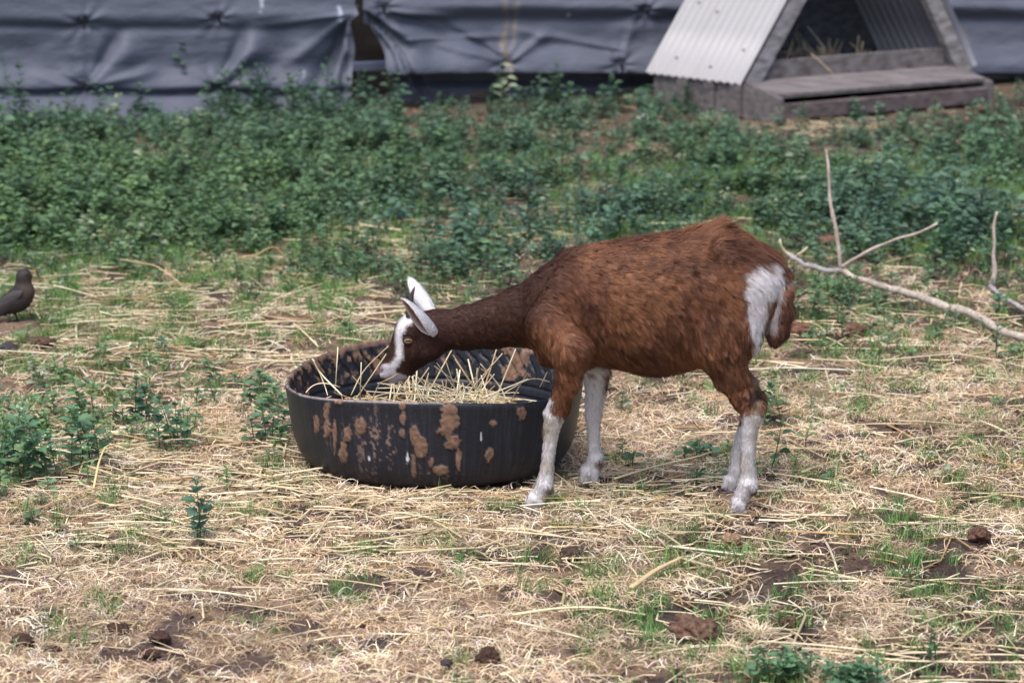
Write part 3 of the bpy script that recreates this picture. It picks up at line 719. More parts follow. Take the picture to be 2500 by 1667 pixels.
# trunk
tr = [(1395, 752, 118), (1461, 748, 132), (1538, 744, 142), (1614, 742, 148), (1681, 732, 144), (1740, 712, 132), (1795, 692, 98)]
for p, q in zip(tr[:-1], tr[1:]): C(*p, *q, sy=.60, k=.02)
C(1590, 772, 124, 1670, 760, 116, sy=.78, k=.03)            # rounder belly
C(1795, 690, 97, 1824, 694, 74, 0, sy=.66, k=.03)
C(1392, 643, 24, 1700, 602, 22, 0, sy=.9, k=.03); C(1700, 602, 22, 1745, 595, 20, 0, sy=.9, k=.03)            # spine ridge
C(1745, 598, 26, 1850, 650, 28, 0, sy=1.3, k=.03)           # croup
for s in (-1, 1): C(1748, 596, 15, 1766, 612, 15, s*.050, sy=1, k=.025)   # hip points
# shoulder and chest
C(1372, 772, 84, 1392, 790, 82, 0, sy=.8, k=.02)
for s in (-1, 1):
    C(1380, 672, 28, 1332, 790, 46, s*.038, s*.078, .75, .022)
    C(1332, 790, 45, 1394, 858, 40, s*.078, (FN if s < 0 else FF_), .80, .02)
C(1345, 850, 36, 1400, 862, 34, 0, sy=1.2, k=.03)
# neck
C(1345, 750, 82, 1275, 772, 71, 0, .0, .66, .02); C(1275, 772, 71, 1205, 788, 59, 0, .0, .64, .01)
C(1205, 788, 59, 1140, 800, 50, .0, .0, .66, .008); C(1140, 800, 50, 1085, 806, 47, .0, HD, .7, .008)
# head
C(1060, 806, 47, 1022, 806, 45, HD, HD, .86, .02)
C(1040, 842, 38, 1020, 850, 38, HD, HD, .74, .02)
C(1000, 812, 38, 982, 855, 31, HD, HD, .78, .02)
C(1008, 864, 34, 982, 888, 31, HD, HD, .72, .018)
C(980, 872, 32, 957, 902, 25, HD, HD, .74, .014)
C(950, 897, 20, 942, 910, 16, HD, HD, .95, .010)
C(982, 902, 26, 962, 921, 15, HD, HD, .74, .010)
for s in (-1, 1):
    C(996, 806, 9, 1006, 812, 10, HD+s*.029, sy=.8, k=.010)         # brow
    C(996, 823, 9, 1000, 824, 9, HD+s*.0365, sy=.8, k=.006, sub=True)  # eye hollow
    C(936, 899, 3.4, 931, 903, 3.0, HD+s*.0125, sy=.9, k=.004, sub=True)  # nostril
    C(930, 927, 2.2, 972, 911, 1.8, HD+s*.0215, sy=1.4, k=.003, sub=True)  # mouth line
    C(1020, 850, 22, 1045, 850, 24, HD+s*.020, sy=.7, k=.02)       # cheek
C(926, 927, 2.2, 940, 923, 2.0, HD, sy=6, k=.002, sub=True)
def leg(pts, dy, sy=.85, k=.003):
    for i, (p, q) in enumerate(zip(pts[:-1], pts[1:])): C(p[0], p[1], p[2], q[0], q[1], q[2], dy, sy=sy, k=k if i or pts[0][1] > 950 else .014)
def cleft(u, v, dy, s): C(u, v, 2.4, u-8, v+24, 3.0, dy, sy=.55, k=.004, sub=True)
leg([(1398, 858, 37), (1388, 905, 28), (1378, 950, 23), (1365, 985, 22), (1354, 1012, 24)], FN)
leg([(1354, 1012, 24), (1348, 1040, 19), (1342, 1085, 14.5), (1336, 1140, 14.5), (1330, 1178, 19)], FN)
leg([(1330, 1180, 19), (1318, 1204, 17), (1306, 1216, 18), (1297, 1228, 15)], FN, 1.0); C(1340, 1190, 8, 1346, 1197, 6, FN, sy=1.8, k=.006)
for s in (-1, 1): C(1304, 1218, 14, 1296, 1231, 11, FN+s*.010, sy=.8, k=.004); C(1318, 1226, 9, 1314, 1234, 8, FN+s*.010, sy=.8, k=.005)
leg([(1440, 850, 40), (1452, 905, 30), (1455, 944, 24), (1451, 985, 20), (1449, 1012, 19)], FF_)
leg([(1449, 1012, 20), (1449, 1045, 15), (1450, 1090, 13.5), (1454, 1118, 18)], FF_)
leg([(1454, 1118, 19), (1447, 1140, 19), (1437, 1150, 20), (1432, 1158, 17)], FF_, 1.0); C(1462, 1124, 9, 1466, 1131, 7, FF_, sy=1.8, k=.006)
for s in (-1, 1): C(1436, 1150, 14, 1427, 1170, 11, FF_+s*.010, sy=.8, k=.004); C(1453, 1152, 9, 1451, 1172, 8, FF_+s*.010, sy=.8, k=.005)
# hind legs
for dy, s in ((RN, -1), (RF, 1)):
    o = 0 if s < 0 else 14; ov = 0 if s < 0 else -22
    C(1780, 700, 70, 1766, 800, 66, s*.035, s*.055, .62, .035)
    C(1764, 800, 56, 1754, 850, 46, s*.055, dy, .62, .025)
    C(1812, 700, 62, 1800, 800, 44, s*.03, s*.045, .6, .03)
    C(1758, 852, 46, 1784, 915, 36, dy, sy=.62, k=.02)
    C(1784, 915, 36, 1813+o*.6, 968+ov, 26, dy, sy=.6, k=.01)
    C(1813+o*.6, 968+ov, 26, 1834+o*.5, 1008+ov, 22, dy, sy=.62, k=.01)
    C(1855+o*.4, 990+ov, 11, 1846+o*.4, 1022+ov, 15, dy, sy=.8, k=.012)
leg([(1833, 1010, 23), (1829, 1050, 19), (1826, 1095, 17), (1825, 1140, 17), (1827, 1178, 21)], RN)
leg([(1826, 1178, 22), (1815, 1205, 19), (1803, 1224, 17), (1798, 1236, 14)], RN, 1.0); C(1838, 1190, 9, 1841, 1198, 7, RN, sy=1.8, k=.006)
for s in (-1, 1): C(1802, 1228, 12, 1794, 1242, 10, RN+s*.010, sy=.8, k=.004); C(1812, 1232, 9, 1811, 1244, 8, RN+s*.010, sy=.8, k=.005)
leg([(1840, 990, 20), (1826, 1030, 17), (1812, 1070, 17), (1803, 1110, 17), (1800, 1145, 19)], RF)
leg([(1800, 1145, 19), (1792, 1172, 17), (1785, 1188, 16), (1782, 1196, 13)], RF, 1.0); C(1812, 1152, 8, 1816, 1160, 6, RF, sy=1.8, k=.006)
for s in (-1, 1): C(1784, 1188, 12, 1777, 1200, 10, RF+s*.010, sy=.8, k=.004); C(1795, 1190, 9, 1793, 1203, 8, RF+s*.010, sy=.8, k=.005)
# tail root
C(1870, 655, 24, 1903, 672, 18, 0, sy=1., k=.02)
BV, BF = fld.surface()
# soften
def smooth(V, F, n=2, l=.5):
    E = np.concatenate([F[:, [i, (i+1) % 4]] for i in range(4)]); deg = np.bincount(E.ravel(), minlength=len(V))
    for _ in range(n):
        A = np.zeros_like(V); np.add.at(A, E[:, 0], V[E[:, 1]]); np.add.at(A, E[:, 1], V[E[:, 0]])
        V = V*(1-l)+l*A/deg[:, None]
    return V
BV = smooth(BV, BF, 1, .5)
RB = np.array([.178, .076, .042]); DB = np.array([.048, .021, .016]); OR = np.array([.30, .132, .062]); WH = np.array([.80, .77, .80]); HB = np.array([.050, .022, .017]); CR = np.array([.62, .54, .40])
P_rump = [(1800, 652), (1838, 628), (1876, 636), (1890, 658), (1898, 688), (1888, 702), (1864, 706), (1860, 745), (1848, 790), (1843, 850), (1833, 852), (1826, 780), (1812, 730), (1802, 695)]
P_blaze = [(1001, 770), (984, 784), (974, 806), (975, 835), (976, 862), (966, 882), (952, 896)]
P_wfront = [(1240, 985), (1338, 958), (1349, 975), (1353, 1005), (1362, 1028), (1368, 1034), (1380, 1018), (1396, 1000), (1425, 985), (1425, 1300), (1240, 1300)]
P_ffront = [(1400, 905), (1470, 905), (1474, 950), (1500, 948), (1500, 1300), (1400, 1300)]
P_hind = [(1700, 960), (1760, 975), (1790, 1010), (1808, 1034), (1818, 1015), (1828, 1008), (1850, 1010), (1880, 1012), (1880, 1300), (1700, 1300)]
def mixc(a, b, t): t = t[:, None]; return a*(1-t)+b*t
def coat(P):
    u, v = uv_of(P); w = 9*(fbm(P, 90, 2, 31)-.5)*2; n1 = fbm(P*np.array([1, 1, .8]), 14, 3, 32); n2 = fbm(np.stack([P[:, 0]*.75+P[:, 2]*.5, P[:, 1], P[:, 2]*.35-P[:, 0]*.2], 1), 75, 3, 33)
    side = P[:, 1]-YG
    c = mixc(RB, DB, sstep(.50, .74, n1)*.5); c = mixc(c, OR, sstep(.52, .34, n1)*.62*sstep(.3, .6, n2))
    c = mixc(c, DB, sstep(.54, .74, n2)*.5)
    # darker saddle over the rump, topline and withers
    c = mixc(c, DB*1.1, np.clip(bump(u, v, 1740, 625, 75, 30)*1.0+bump(u, v, 1820, 640, 45, 30), 0, 1)*.75*sstep(.3, .55, n2*.5+n1*.5))
    c = mixc(c, DB*.95, sstep(1350, 1270, u+.55*(v-760)+14*w/9)*.88)
    c = mixc(c, DB*.9, sstep(28, 4, linedist(u, v, [(1230, 715), (1340, 640), (1400, 606)]))*.5)
    c = mixc(c, OR*.9, sstep(22, 2, linedist(u, v, [(1440, 905), (1560, 912), (1700, 905)]))*.5*sstep(.4, .6, n2))
    c = mixc(c, np.array([.20, .075, .038]), sstep(1330, 1400, u)*sstep(1450, 1420, u)*sstep(850, 920, v)*.7)
    hd = sstep(1130, 1075, u)*sstep(700, 740, v); c = mixc(c, HB, hd*.92)
    c = mixc(c, np.array([.21, .10, .05]), sstep(7, 1, linedist(u, v, [(1180, 860), (1088, 870), (1030, 905), (1000, 922)]))*.6*hd)
    # white areas
    wd = polydist(u, v, P_rump)+w*1.2
    c = mixc(c, WH, sstep(8, -6, wd))
    c = mixc(c, CR*.75, bump(u, v, 1868, 712, 10, 18)*.8); c = mixc(c, np.array([.16, .08, .05]), bump(u, v, 1893, 677, 6, 7)*.9*(np.abs(side) < .03))
    c = mixc(c, np.array([.42, .28, .2]), sstep(1824, 1838, u)*sstep(820, 860, v)*sstep(960, 920, v)*.8)
    near = side < 0; rear = u > 1620
    w = w*1.7; wl_ = np.where(rear, polydist(u, v, P_hind), np.where(near, polydist(u, v, P_wfront), polydist(u, v, P_ffront)))
    c = mixc(c, WH, sstep(6, -6, wl_+w))
    c = mixc(c, WH*.92, np.where(rear, sstep(10, 0, linedist(u, v, [(1718, 905), (1745, 955), (1775, 1005)])+w*.6), 0)*.7)
    inn = (np.abs(side) < .055)*rear*sstep(830, 900, v)*sstep(1790, 1740, u-(v-900)*.3); c = mixc(c, WH*.85, inn*.25*(v > 915))
    c = mixc(c, np.array([.075, .045, .035]), np.clip(bump(u, v, 1845, 965, 22, 38)*1.3*sstep(.35, .6, n2), 0, 1))
    c = mixc(c, CR, np.clip(bump(u, v, 1338, 1035, 16, 22)*.55+bump(u, v, 1848, 1040, 14, 60)*.5+bump(u, v, 1328, 1140, 20, 20)*.2, 0, 1)*sstep(960, 1000, v))
    for cu, cv in ((1343, 1196), (1464, 1130), (1840, 1203)): c = mixc(c, np.array([.20, .11, .085]), np.clip(bump(u, v, cu, cv, 11, 10)*1.2, 0, 1))
    c = mixc(c, np.array([.46, .37, .27]), sstep(.52, .7, n1)*(v > 1030)*(u > 1200)*.45)
    w = w/1.7
    # face
    bz = linedist(u, v, P_blaze)+w*.35; c = mixc(c, WH, sstep(14, 3, bz-3*sstep(830, 780, v))*hd)
    mz = np.minimum(np.hypot((u-944)/22, (v-906)/22), np.hypot((u-972)/22, (v-925)/18)); c = mixc(c, np.array([.62, .57, .62]), sstep(1.2, .85, mz+w*.02)*hd)
    c = mixc(c, np.array([.30, .17, .16]), sstep(4.5, 2, linedist(u, v, [(930, 926), (968, 912)]))*.6)
    c = mixc(c, np.array([.12, .08, .09]), sstep(7, 4, np.hypot((u-931)/1.1, v-902))*.9)
    c = mixc(c, HB*.8, sstep(22, 12, np.hypot((u-1000)/1.2, v-822))*.6*(u > 984))
    return np.clip(c, .01, .9)
def lenf(P):
    u, v = uv_of(P); L = np.full(len(P), .020)
    L = np.where(u < 1310, .011, L); L = np.where(u < 1110, .0055, L); L = np.where(u < 1000, .0035, L)
    L = L*(1-.45*sstep(880, 960, v)*(u > 1200)); L = np.where((v > 1000) & (u > 1200), .0075, L)
    L = np.where((v > 1205), .0045, L)
    L = L*(1+.7*bump(u, v, 1600, 905, 150, 20)+1.1*bump(u, v, 1745, 560, 55, 18)+.7*bump(u, v, 1600, 570, 200, 18)+.6*bump(u, v, 1850, 615, 40, 30)+.5*bump(u, v, 1850, 640, 50, 60))
    L = L*(1+.8*bump(u, v, 1392, 1000, 12, 40)+.15*bump(u, v, 1862, 1000, 12, 60))
    return L
def comb(P, N):
    u, v = uv_of(P); D = np.zeros((len(P), 3)); n1 = fbm(P, 11, 2, 71)-.5; n2 = fbm(P, 24, 2, 72)-.5
    body = sstep(1240, 1340, u)
    D[:, 0] = .85; D[:, 2] = -.25-.75*sstep(600, 900, v)*body
    legm = sstep(890, 960, v)*(u > 1200); D[:, 0] = D[:, 0]*(1-legm)+.12*legm; D[:, 2] = D[:, 2]*(1-legm)-1*legm
    top = bump(u, v, 1740, 560, 60, 25); D[:, 2] += 1.5*top; 
    rump = sstep(1800, 1860, u)*(v < 900); D[:, 2] -= .9*rump
    thigh = bump(u, v, 1760, 830, 60, 90); D[:, 0] -= .3*thigh; D[:, 2] -= .5*thigh
    a = (n1*1.1+n2*.7)*(1-.6*legm)*(u > 1120); ca, sa = np.cos(a), np.sin(a)
    x, z = D[:, 0].copy(), D[:, 2].copy(); D[:, 0] = x*ca-z*sa; D[:, 2] = x*sa+z*ca
    return D
body = link('body', mesh('body', BV, BF, coat(BV)*.8, True), M_skin, goat)
def hoof_keep(P, N):
    u, v = uv_of(P)
    eye = (np.hypot((u-998)/15, (v-823)/11) < 1) & (u < 1060)
    return ~eye & ~((np.hypot(u-932, v-903) < 4)) & ~(linedist(u, v, [(928, 927), (970, 911)]) < 2)
fd = fur(BV, BF, 230000, lenf, comb, coat, wid=.00044, lift=.36, seed=3, clump=.62, per=18, keep=hoof_keep)
fur_object('fur', fd, M_fur, body)
# hooves: horny tips
Hb = np.array([.36, .30, .26])
for (hu, hv, dy) in ((1297, 1236, FN), (1316, 1240, FN), (1429, 1173, FF_), (1452, 1176, FF_), (1794, 1247, RN), (1812, 1249, RN), (1776, 1205, RF), (1793, 1208, RF)):
    m = MB()
    for s in (-1, 1):
        c0 = G(hu, hv, dy); c0[1] += s*.008
        n = 10; rings = []
        for t, sx in ((0, 1.12), (.4, 1.0), (1, .86)):
            a = np.arange(n)*2*np.pi/n; rr = .0105*sx
            rings.append(np.stack([c0[0]+rr*np.cos(a)*1.15-.003*(1-t), c0[1]+rr*.6*np.sin(a), np.full(n, c0[2]-.007+.013*t)], 1))
        Vv = np.concatenate(rings+[rings[0].mean(0)[None], rings[2].mean(0)[None]]); Ff = []
        for q in range(2):
            for j in range(n): Ff += [(q*n+j, q*n+(j+1) % n, (q+1)*n+(j+1) % n), (q*n+j, (q+1)*n+(j+1) % n, (q+1)*n+j)]
        for j in range(n): Ff += [(3*n, (j+1) % n, j), (3*n+1, 2*n+j, 2*n+(j+1) % n)]
        m.add(Vv, np.array(Ff), Hb*.9)
    m.build('hoof', M_smooth, goat)
# tail
tf = Field(G(1860, 860)+np.array([0, -.08, -.02]), G(1940, 640)+np.array([0, .08, .02]), .003)
for p, q in (((1893, 668, 16), (1907, 705, 21)), ((1907, 705, 21), (1908, 755, 21)), ((1908, 755, 21), (1898, 800, 20)), ((1898, 800, 19), (1893, 820, 12))):
    tf.cone(G(p[0], p[1]), p[2]*S1, G(q[0], q[1]), q[2]*S1, .8, .015)
TV, TF = tf.surface(); TV = smooth(TV, TF, 1)
def tcoat(P):
    u, v = uv_of(P); n1 = fbm(P, 30, 2, 35); w = 12*(fbm(P, 80, 2, 36)-.5)
    c = mixc(np.array([.25, .12, .075]), DB*1.4, sstep(.4, .7, n1))
    edge = 1905+8*sstep(760, 700, v)-10*sstep(760, 820, v)
    c = mixc(c, WH, sstep(8, -6, u-edge+10+w)*sstep(800, 770, v)); c = mixc(c, np.array([.05, .04, .045]), bump(u, v, 1880, 810, 8, 20)*.8); c = mixc(c, WH*.9, sstep(690, 670, v)*.4); return c
tail = link('tail', mesh('tail', TV, TF, tcoat(TV)*.8, True), M_skin, goat)
def tcomb(P, N):
    D = np.zeros((len(P), 3)); D[:, 2] = -1; D[:, 0] = .25*(fbm(P, 25, 2, 5)-.5)*2; return D
fur_object('tail_fur', fur(TV, TF, 16000, lambda P: np.full(len(P), .021), tcomb, tcoat, wid=.00042, lift=.32, seed=4, clump=.6, per=16), M_fur, tail)
# ears
def ear(base, tip, wid_, open_dir, name='ear'):
    base = np.array(base); tip = np.array(tip); ax = tip-base; L = np.linalg.norm(ax); ax /= L
    o = np.array(open_dir, float); o -= ax*(o@ax); o /= np.linalg.norm(o); s = np.cross(ax, o)
    nu, nv = 22, 15; V = []; inn = []
    for layer in (0, 1):
        for i in range(nu):
            t = i/(nu-1); w = wid_*(.50+.62*math.sin(math.pi*min(1, .12+t*.62)))*(1-t**3.2)**.6+.0012
            w *= (1 if t > .12 else .75+.25*t/.12)
            half = 2.1-1.15*t                      # half angle of the rolled section
            rr = w/ max(math.sin(min(half, 1.57)), .3)/ (1.0)
            for j in range(nv):
                a = (-1+2*j/(nv-1))*half; rl = rr-(.0016 if layer else 0)
                q = base+ax*(L*t)+s*(rl*math.sin(a))-o*(rl*math.cos(a)-rr*.55)+o*(.006*t*t)
                V.append(q); inn.append(layer)
    V = np.array(V); inn = np.array(inn); n0 = nu*nv; F = []
    for i in range(nu-1):
        for j in range(nv-1):
            a = i*nv+j; F.append((a, a+1, a+nv+1, a+nv)); F.append((n0+a, n0+a+nv, n0+a+nv+1, n0+a+1))
        for j in (0, nv-1): a = i*nv+j; q = (a, a+nv, n0+a+nv, n0+a); F.append(q if j == 0 else q[::-1])
    for j in range(nv-1): a = (nu-1)*nv+j; F.append((a, a+1, n0+a+1, n0+a))
    F = np.array(F); tt = np.tile(np.repeat(np.arange(nu)/(nu-1), nv), 2); jj = np.abs(np.tile(np.arange(nv), nu*2)/(nv-1)*2-1)
    col = np.where(inn[:, None] > 0, np.array([.36, .19, .14])*(1-.0*tt[:, None]), WH); rimm = (sstep(.78, .95, jj)*(inn > 0))[:, None]; col = col*(1-rimm)+WH*rimm
    e = link(name, mesh(name, V, F, col, True), M_skin, goat)
    def ecol(P):
        kd = KDTree(len(V)); [kd.insert(p, i) for i, p in enumerate(V)]; kd.balance()
        return np.array([col[kd.find(p)[1]] for p in P])*1.0
    fv = fur(V, F, 5200, lambda P: np.full(len(P), .0042), lambda P, N: np.tile(ax, (len(P), 1)), ecol, wid=.0004, lift=.25, seed=9, clump=.3)
    fur_object('ear_fur', fv, M_fur, e)
eb = G(1064, 800); eb[1] += HD-.040; et = G(988, 703); et[1] += HD-.085
ear(eb, et, .0200, (-.74, -.42, -.55))
eb = G(1056, 770); eb[1] += HD+.030; et = G(997, 690); et[1] += HD+.080
ear(eb, et, .0165, (-.55, .85, -.3))
# horn buds
for dy, (u0, v0, u1, v1) in ((HD+.018, (1004, 764, 1012, 704)), (HD-.016, (1000, 768, 999, 738))):
    pts = [G(u0+(u1-u0)*t+(5 if v1 < 720 else 2)*math.sin(t*3.1)*-1, v0+(v1-v0)*t) + np.array([0, dy, 0]) for t in np.linspace(0, 1, 8)]
    v_, f_ = tube(np.array(pts), np.array([.0092, .0085, .0078, .0070, .0060, .0048, .0032, .0010]), 12, .8); m = MB(); m.add(v_, f_ if f_.shape[1] == 3 else f_, np.array([.045, .034, .032])); m.build('horn', M_smooth, goat)
# eyes
def sphere(c, r, n=20, m_=14, sc=(1, 1, 1)):
    V = [];
    for i in range(m_+1):
        for j in range(n):
            a = math.pi*i/m_; b_ = 2*math.pi*j/n; V.append((math.sin(a)*math.cos(b_)*sc[0], math.sin(a)*math.sin(b_)*sc[1], math.cos(a)*sc[2]))
    F = []
    for i in range(m_):
        for j in range(n): F.append((i*n+j, (i+1)*n+j, (i+1)*n+(j+1) % n, i*n+(j+1) % n))
    return np.array(V)*r+np.array(c), np.array(F)
M_eye, nt, b, out = mat_new('amber_iris'); a = nd(nt, 'ShaderNodeAttribute', attribute_name='Col'); nt.links.new(a.outputs['Color'], b.inputs['Base Color']); b.inputs['Roughness'].default_value = .12; b.inputs['Specular IOR Level'].default_value = .6
for s in (-1, 1):
    c0 = G(998, 822); c0[1] += HD+s*.0290
    v_, f_ = sphere(c0, .0106, 26, 18); d = np.hypot((v_[:, 0]-c0[0])/1.25, (v_[:, 2]-c0[2]))
    iris = sstep(.0072, .0062, d)[:, None]; col = np.array([.03, .02, .018])*(1-iris)+np.array([.27, .20, .10])*iris
    m = MB(); m.add(v_, f_, col); ey = m.build('eye', M_eye, goat)
    pv, pf = sphere(c0+np.array([0, s*.0094, 0]), .001, 14, 10, (5.6, 1.3, 2.3)); m = MB(); m.add(pv, pf, np.array([.008, .008, .01])); m.build('pupil', M_eye, ey)
    for nm, a0, a1, off in (('upper_eyelid', .15, 2.99, .0004), ('lower_eyelid', 3.3, 6.1, 0)):
        pts = []
        for a_ in np.linspace(a0, a1, 14):
            lx = .0108*math.cos(a_); lz = .0062*math.sin(a_)+off
            pts.append(c0+np.array([lx, s*(math.sqrt(max(.0104**2-lx*lx*.8-lz*lz, 0))+.0006), lz]))
        rr = .0021*np.sin(np.linspace(.35, 2.8, 14))**.6; v_, f_ = tube(np.array(pts), rr, 8); m = MB(); m.add(v_, f_, HB*.9); m.build(nm, M_skin, goat)
# straw held in the mouth
m = MB(); v_, f_ = tube(np.array([G(927, 929)+[0, HD-.020, 0], G(945, 921)+[0, HD-.0245, 0], G(963, 912)+[0, HD-.0235, 0], G(971, 906)+[0, HD-.021, 0]]), [.0012, .0016, .0017, .0012], 6, .6); m.add(v_, f_, np.array([.62, .46, .2]))
tag(m.build('straw_stalk', M_straw), 'short golden straw held between the goat\'s lips', 'straw', 'single stalks of straw')
# ================================================================ TARPAULIN WALL AND ITS FRAME
YW = 12.03
W0 = 12.0; WK = .30                    # the wall recedes to the right
def yw(x): return W0+WK*x
def atw(u, v):
    a, b, c = ray(u, v); t = W0/(b-WK*a); return np.stack([a*t, b*t, CAM_H+c*t], -1)
def tarp(name, u0, u1, yoff, label, seed, edge_r=None, edge_l=None, ties=(), folds=(), sag=(), hem=None, fsag=0., yskirt=None):
    pa = float(atw(u0, 100)[0]); pb = float(atw(u1, 100)[0]); z1 = 1.75
    nx = int((pb-pa)/.011); zz = np.r_[np.arange(0, .60, .0065), np.arange(.60, z1, .03)]
    X, Z = np.meshgrid(np.linspace(pa, pb, nx), zz, indexing='ij')
    p = np.stack([X, X*0, Z], -1); u, v = project(np.stack([X, yw(X), Z], -1))
    D = (fbm(p*np.array([1, 1, 2.2]), 1.6, 3, seed)-.5)*.07 + (fbm(p*np.array([1, 1, 3]), 6, 3, seed+1)-.5)*.011
    D += .005*(np.abs(fbm(p*np.array([1.0, 1, 1.6]), 3.3, 2, seed+5)-.5)*2)**.5
    # two rails press it forward
    for cv, wv, amp in sag: D += amp*np.exp(-((v-cv)/wv)**2)
    D += .012*sstep(60, 20, v)
    for cu, cv, r in ties:
        rr = np.hypot((u-cu)*1.0, (v-cv)*1.15); an = np.arctan2(v-cv, u-cu)
        D -= .035*np.exp(-(rr/r)**2)
        D += .014*np.sin(an*9+seed)*np.exp(-rr/(r*2.2))*sstep(2, 14, rr)
    for (x0, y0, x1, y1, w_, a_) in folds:
        P = np.array([(x0, y0), (x1, y1)]); e = P[1]-P[0]; L_ = np.hypot(*e); t = ((u-x0)*e[0]+(v-y0)*e[1])/L_**2; sd_ = ((u-x0)*e[1]-(v-y0)*e[0])/L_
        ww = w_*(.25+np.clip(t, 0, 1)); D += a_*np.exp(-(sd_/ww)**2)*sstep(-.1, .1, t)*sstep(1.15, .75, t)
    if yskirt is not None: D += yskirt(u, v)
    Yv = yw(X)+yoff-D; X = X.copy(); Z = Z.copy()
    if edge_r is not None:
        ae = (edge_r(v)-1250)/1250*TH; lim = ae*(W0*cP-(Z-CAM_H)*sP)/(1-ae*WK*cP)
        sc_ = np.where(X > lim-.25, 1, 0); t = np.clip((X-(pb-.9))/.9, 0, 1); X = X+(lim-pb)*t**1.2
        Yv -= .02*np.sin(t*26)*t*sstep(20, 120, v)
    if edge_l is not None:
        ae = (edge_l(v)-1250)/1250*TH; lim = ae*(W0*cP-(Z-CAM_H)*sP)/(1-ae*WK*cP); t = np.clip(((pa+.7)-X)/.7, 0, 1); X = X+(lim-pa)*t**1.2
        Yv -= .014*np.sin(t*17)*t*sstep(20, 120, v)
    if hem is not None: Z = np.maximum(Z, hem(X, u))
    u2, v2 = project(np.stack([X, Yv, Z], -1))
    col = np.ones(X.shape+(3,))*np.array([.086, .096, .134]); pn = np.stack([X, X*0, Z*1.0], -1)
    col *= (.88+.24*fbm(pn, 9, 3, seed+9))[..., None]
    col *= (.95+.1*fbm(pn*np.array([1, 1, 40]), 2, 2, seed+12))[..., None]
    st = np.zeros(X.shape); nse = (fbm(pn, 30, 3, 88)-.5)*16
    if name == 'R':
        st = np.maximum(st, sstep(7, 1, linedist(u2, v2, [(1233, -20), (1236, 60), (1228, 110), (1240, 145), (1250, 172)])+nse*.6-6*bump(u2, v2, 1232, 110, 20, 40)))
        st = np.maximum(st, .9*sstep(6, 1, linedist(u2, v2, [(1262, 5), (1258, 60), (1252, 125)])+nse*.6)); st = np.maximum(st, .7*sstep(8, 2, np.hypot(u2-1255, v2-20)+nse))
        st = np.maximum(st, .8*sstep(7, 2, linedist(u2, v2, [(2352, 75), (2362, 120)])+nse*.5)); st = np.maximum(st, .5*sstep(5, 1, linedist(u2, v2, [(2330, 108), (2352, 122)])+nse*.4))
        pale = sstep(2.5, 1, np.hypot(u2-1388, v2-37)/2)
        col = col*(1-.15*sstep(170, 200, v2)[..., None])
    else:
        pale = np.maximum(sstep(5, 2, linedist(u2, v2, [(828, 15), (832, 60)])+nse*.3), sstep(4, 1, linedist(u2, v2, [(637, -5), (638, 30)])+nse*.3))
        pale = np.maximum(pale, .5*sstep(3, 1, linedist(u2, v2, [(738, 195), (742, 175)])+nse*.2))
    stc = np.array([.20, .165, .13]); col = col*(1-.75*st[..., None])+stc*.75*st[..., None]; col = col*(1-.7*pale[..., None])+np.array([.55, .58, .72])*.7*pale[..., None]
    V = np.stack([X, Yv, Z], -1); F = grid_faces(nx, len(zz))
    return V.reshape(-1, 3), F, col.reshape(-1, 3), (pa, pb)
M_tarp, nt, b, out = mat_new('woven_tarpaulin')
a = nd(nt, 'ShaderNodeAttribute', attribute_name='Col'); nt.links.new(a.outputs['Color'], b.inputs['Base Color']); b.inputs['Roughness'].default_value = .6; b.inputs['Specular IOR Level'].default_value = .35
tc = nd(nt, 'ShaderNodeTexCoord'); nz = nd(nt, 'ShaderNodeTexNoise', i_Scale=26.0, i_Detail=5.0); mp = nd(nt, 'ShaderNodeMapping'); mp.inputs['Scale'].default_value = (1, 1, 2.5)
nt.links.new(tc.outputs['Object'], mp.inputs[0]); nt.links.new(mp.outputs[0], nz.inputs['Vector']); bp = nd(nt, 'ShaderNodeBump', i_Distance=.008, i_Strength=.4); nt.links.new(nz.outputs['Fac'], bp.inputs['Height']); nt.links.new(bp.outputs[0], b.inputs['Normal'])
def tie(u, v, parent, y, L=.045):
    c0 = atw(u, v); m = MB(); pts = [c0+[.002*k_, y-YW-.02-.004*math.sin(k_*1.5), L*(.5-k_/5)] for k_ in range(6)]
    v_, f_ = tube(np.array(pts), [.004, .006, .007, .007, .006, .003], 7); m.add(v_, f_, np.array([.012, .012, .018])); m.build('tie', M_smooth, parent)
def edgeR(v): return 880+12*sstep(30, 120, v)-10*sstep(0, 30, 30-v)-18*bump(v*0, v, 0, 125, 1, 40)*0+(-22)*sstep(25, 45, v)+0*v+(-6)*sstep(110, 170, v)
def skL(u, v):
    lo = 213+3*np.sin(u*.02); d = .050*sstep(lo-70, lo-6, v)-.036*np.exp(-((v-lo-3)/8)**2)*(1-.6*sstep(700, 820, u)); d += .09*sstep(lo+4, lo+60, v)
    d += -.008*np.exp(-((v-62-.012*(u-300))/10)**2)*sstep(800, 600, u)+.009*np.exp(-((v-38)/16)**2)
    return d
def skR(u, v):
    return .055*sstep(90, 168, v)-.16*sstep(174, 188, v)+.045*sstep(200, 222, v)+.018*np.exp(-((v-15)/16)**2)-.012*np.exp(-((v-48)/14)**2)
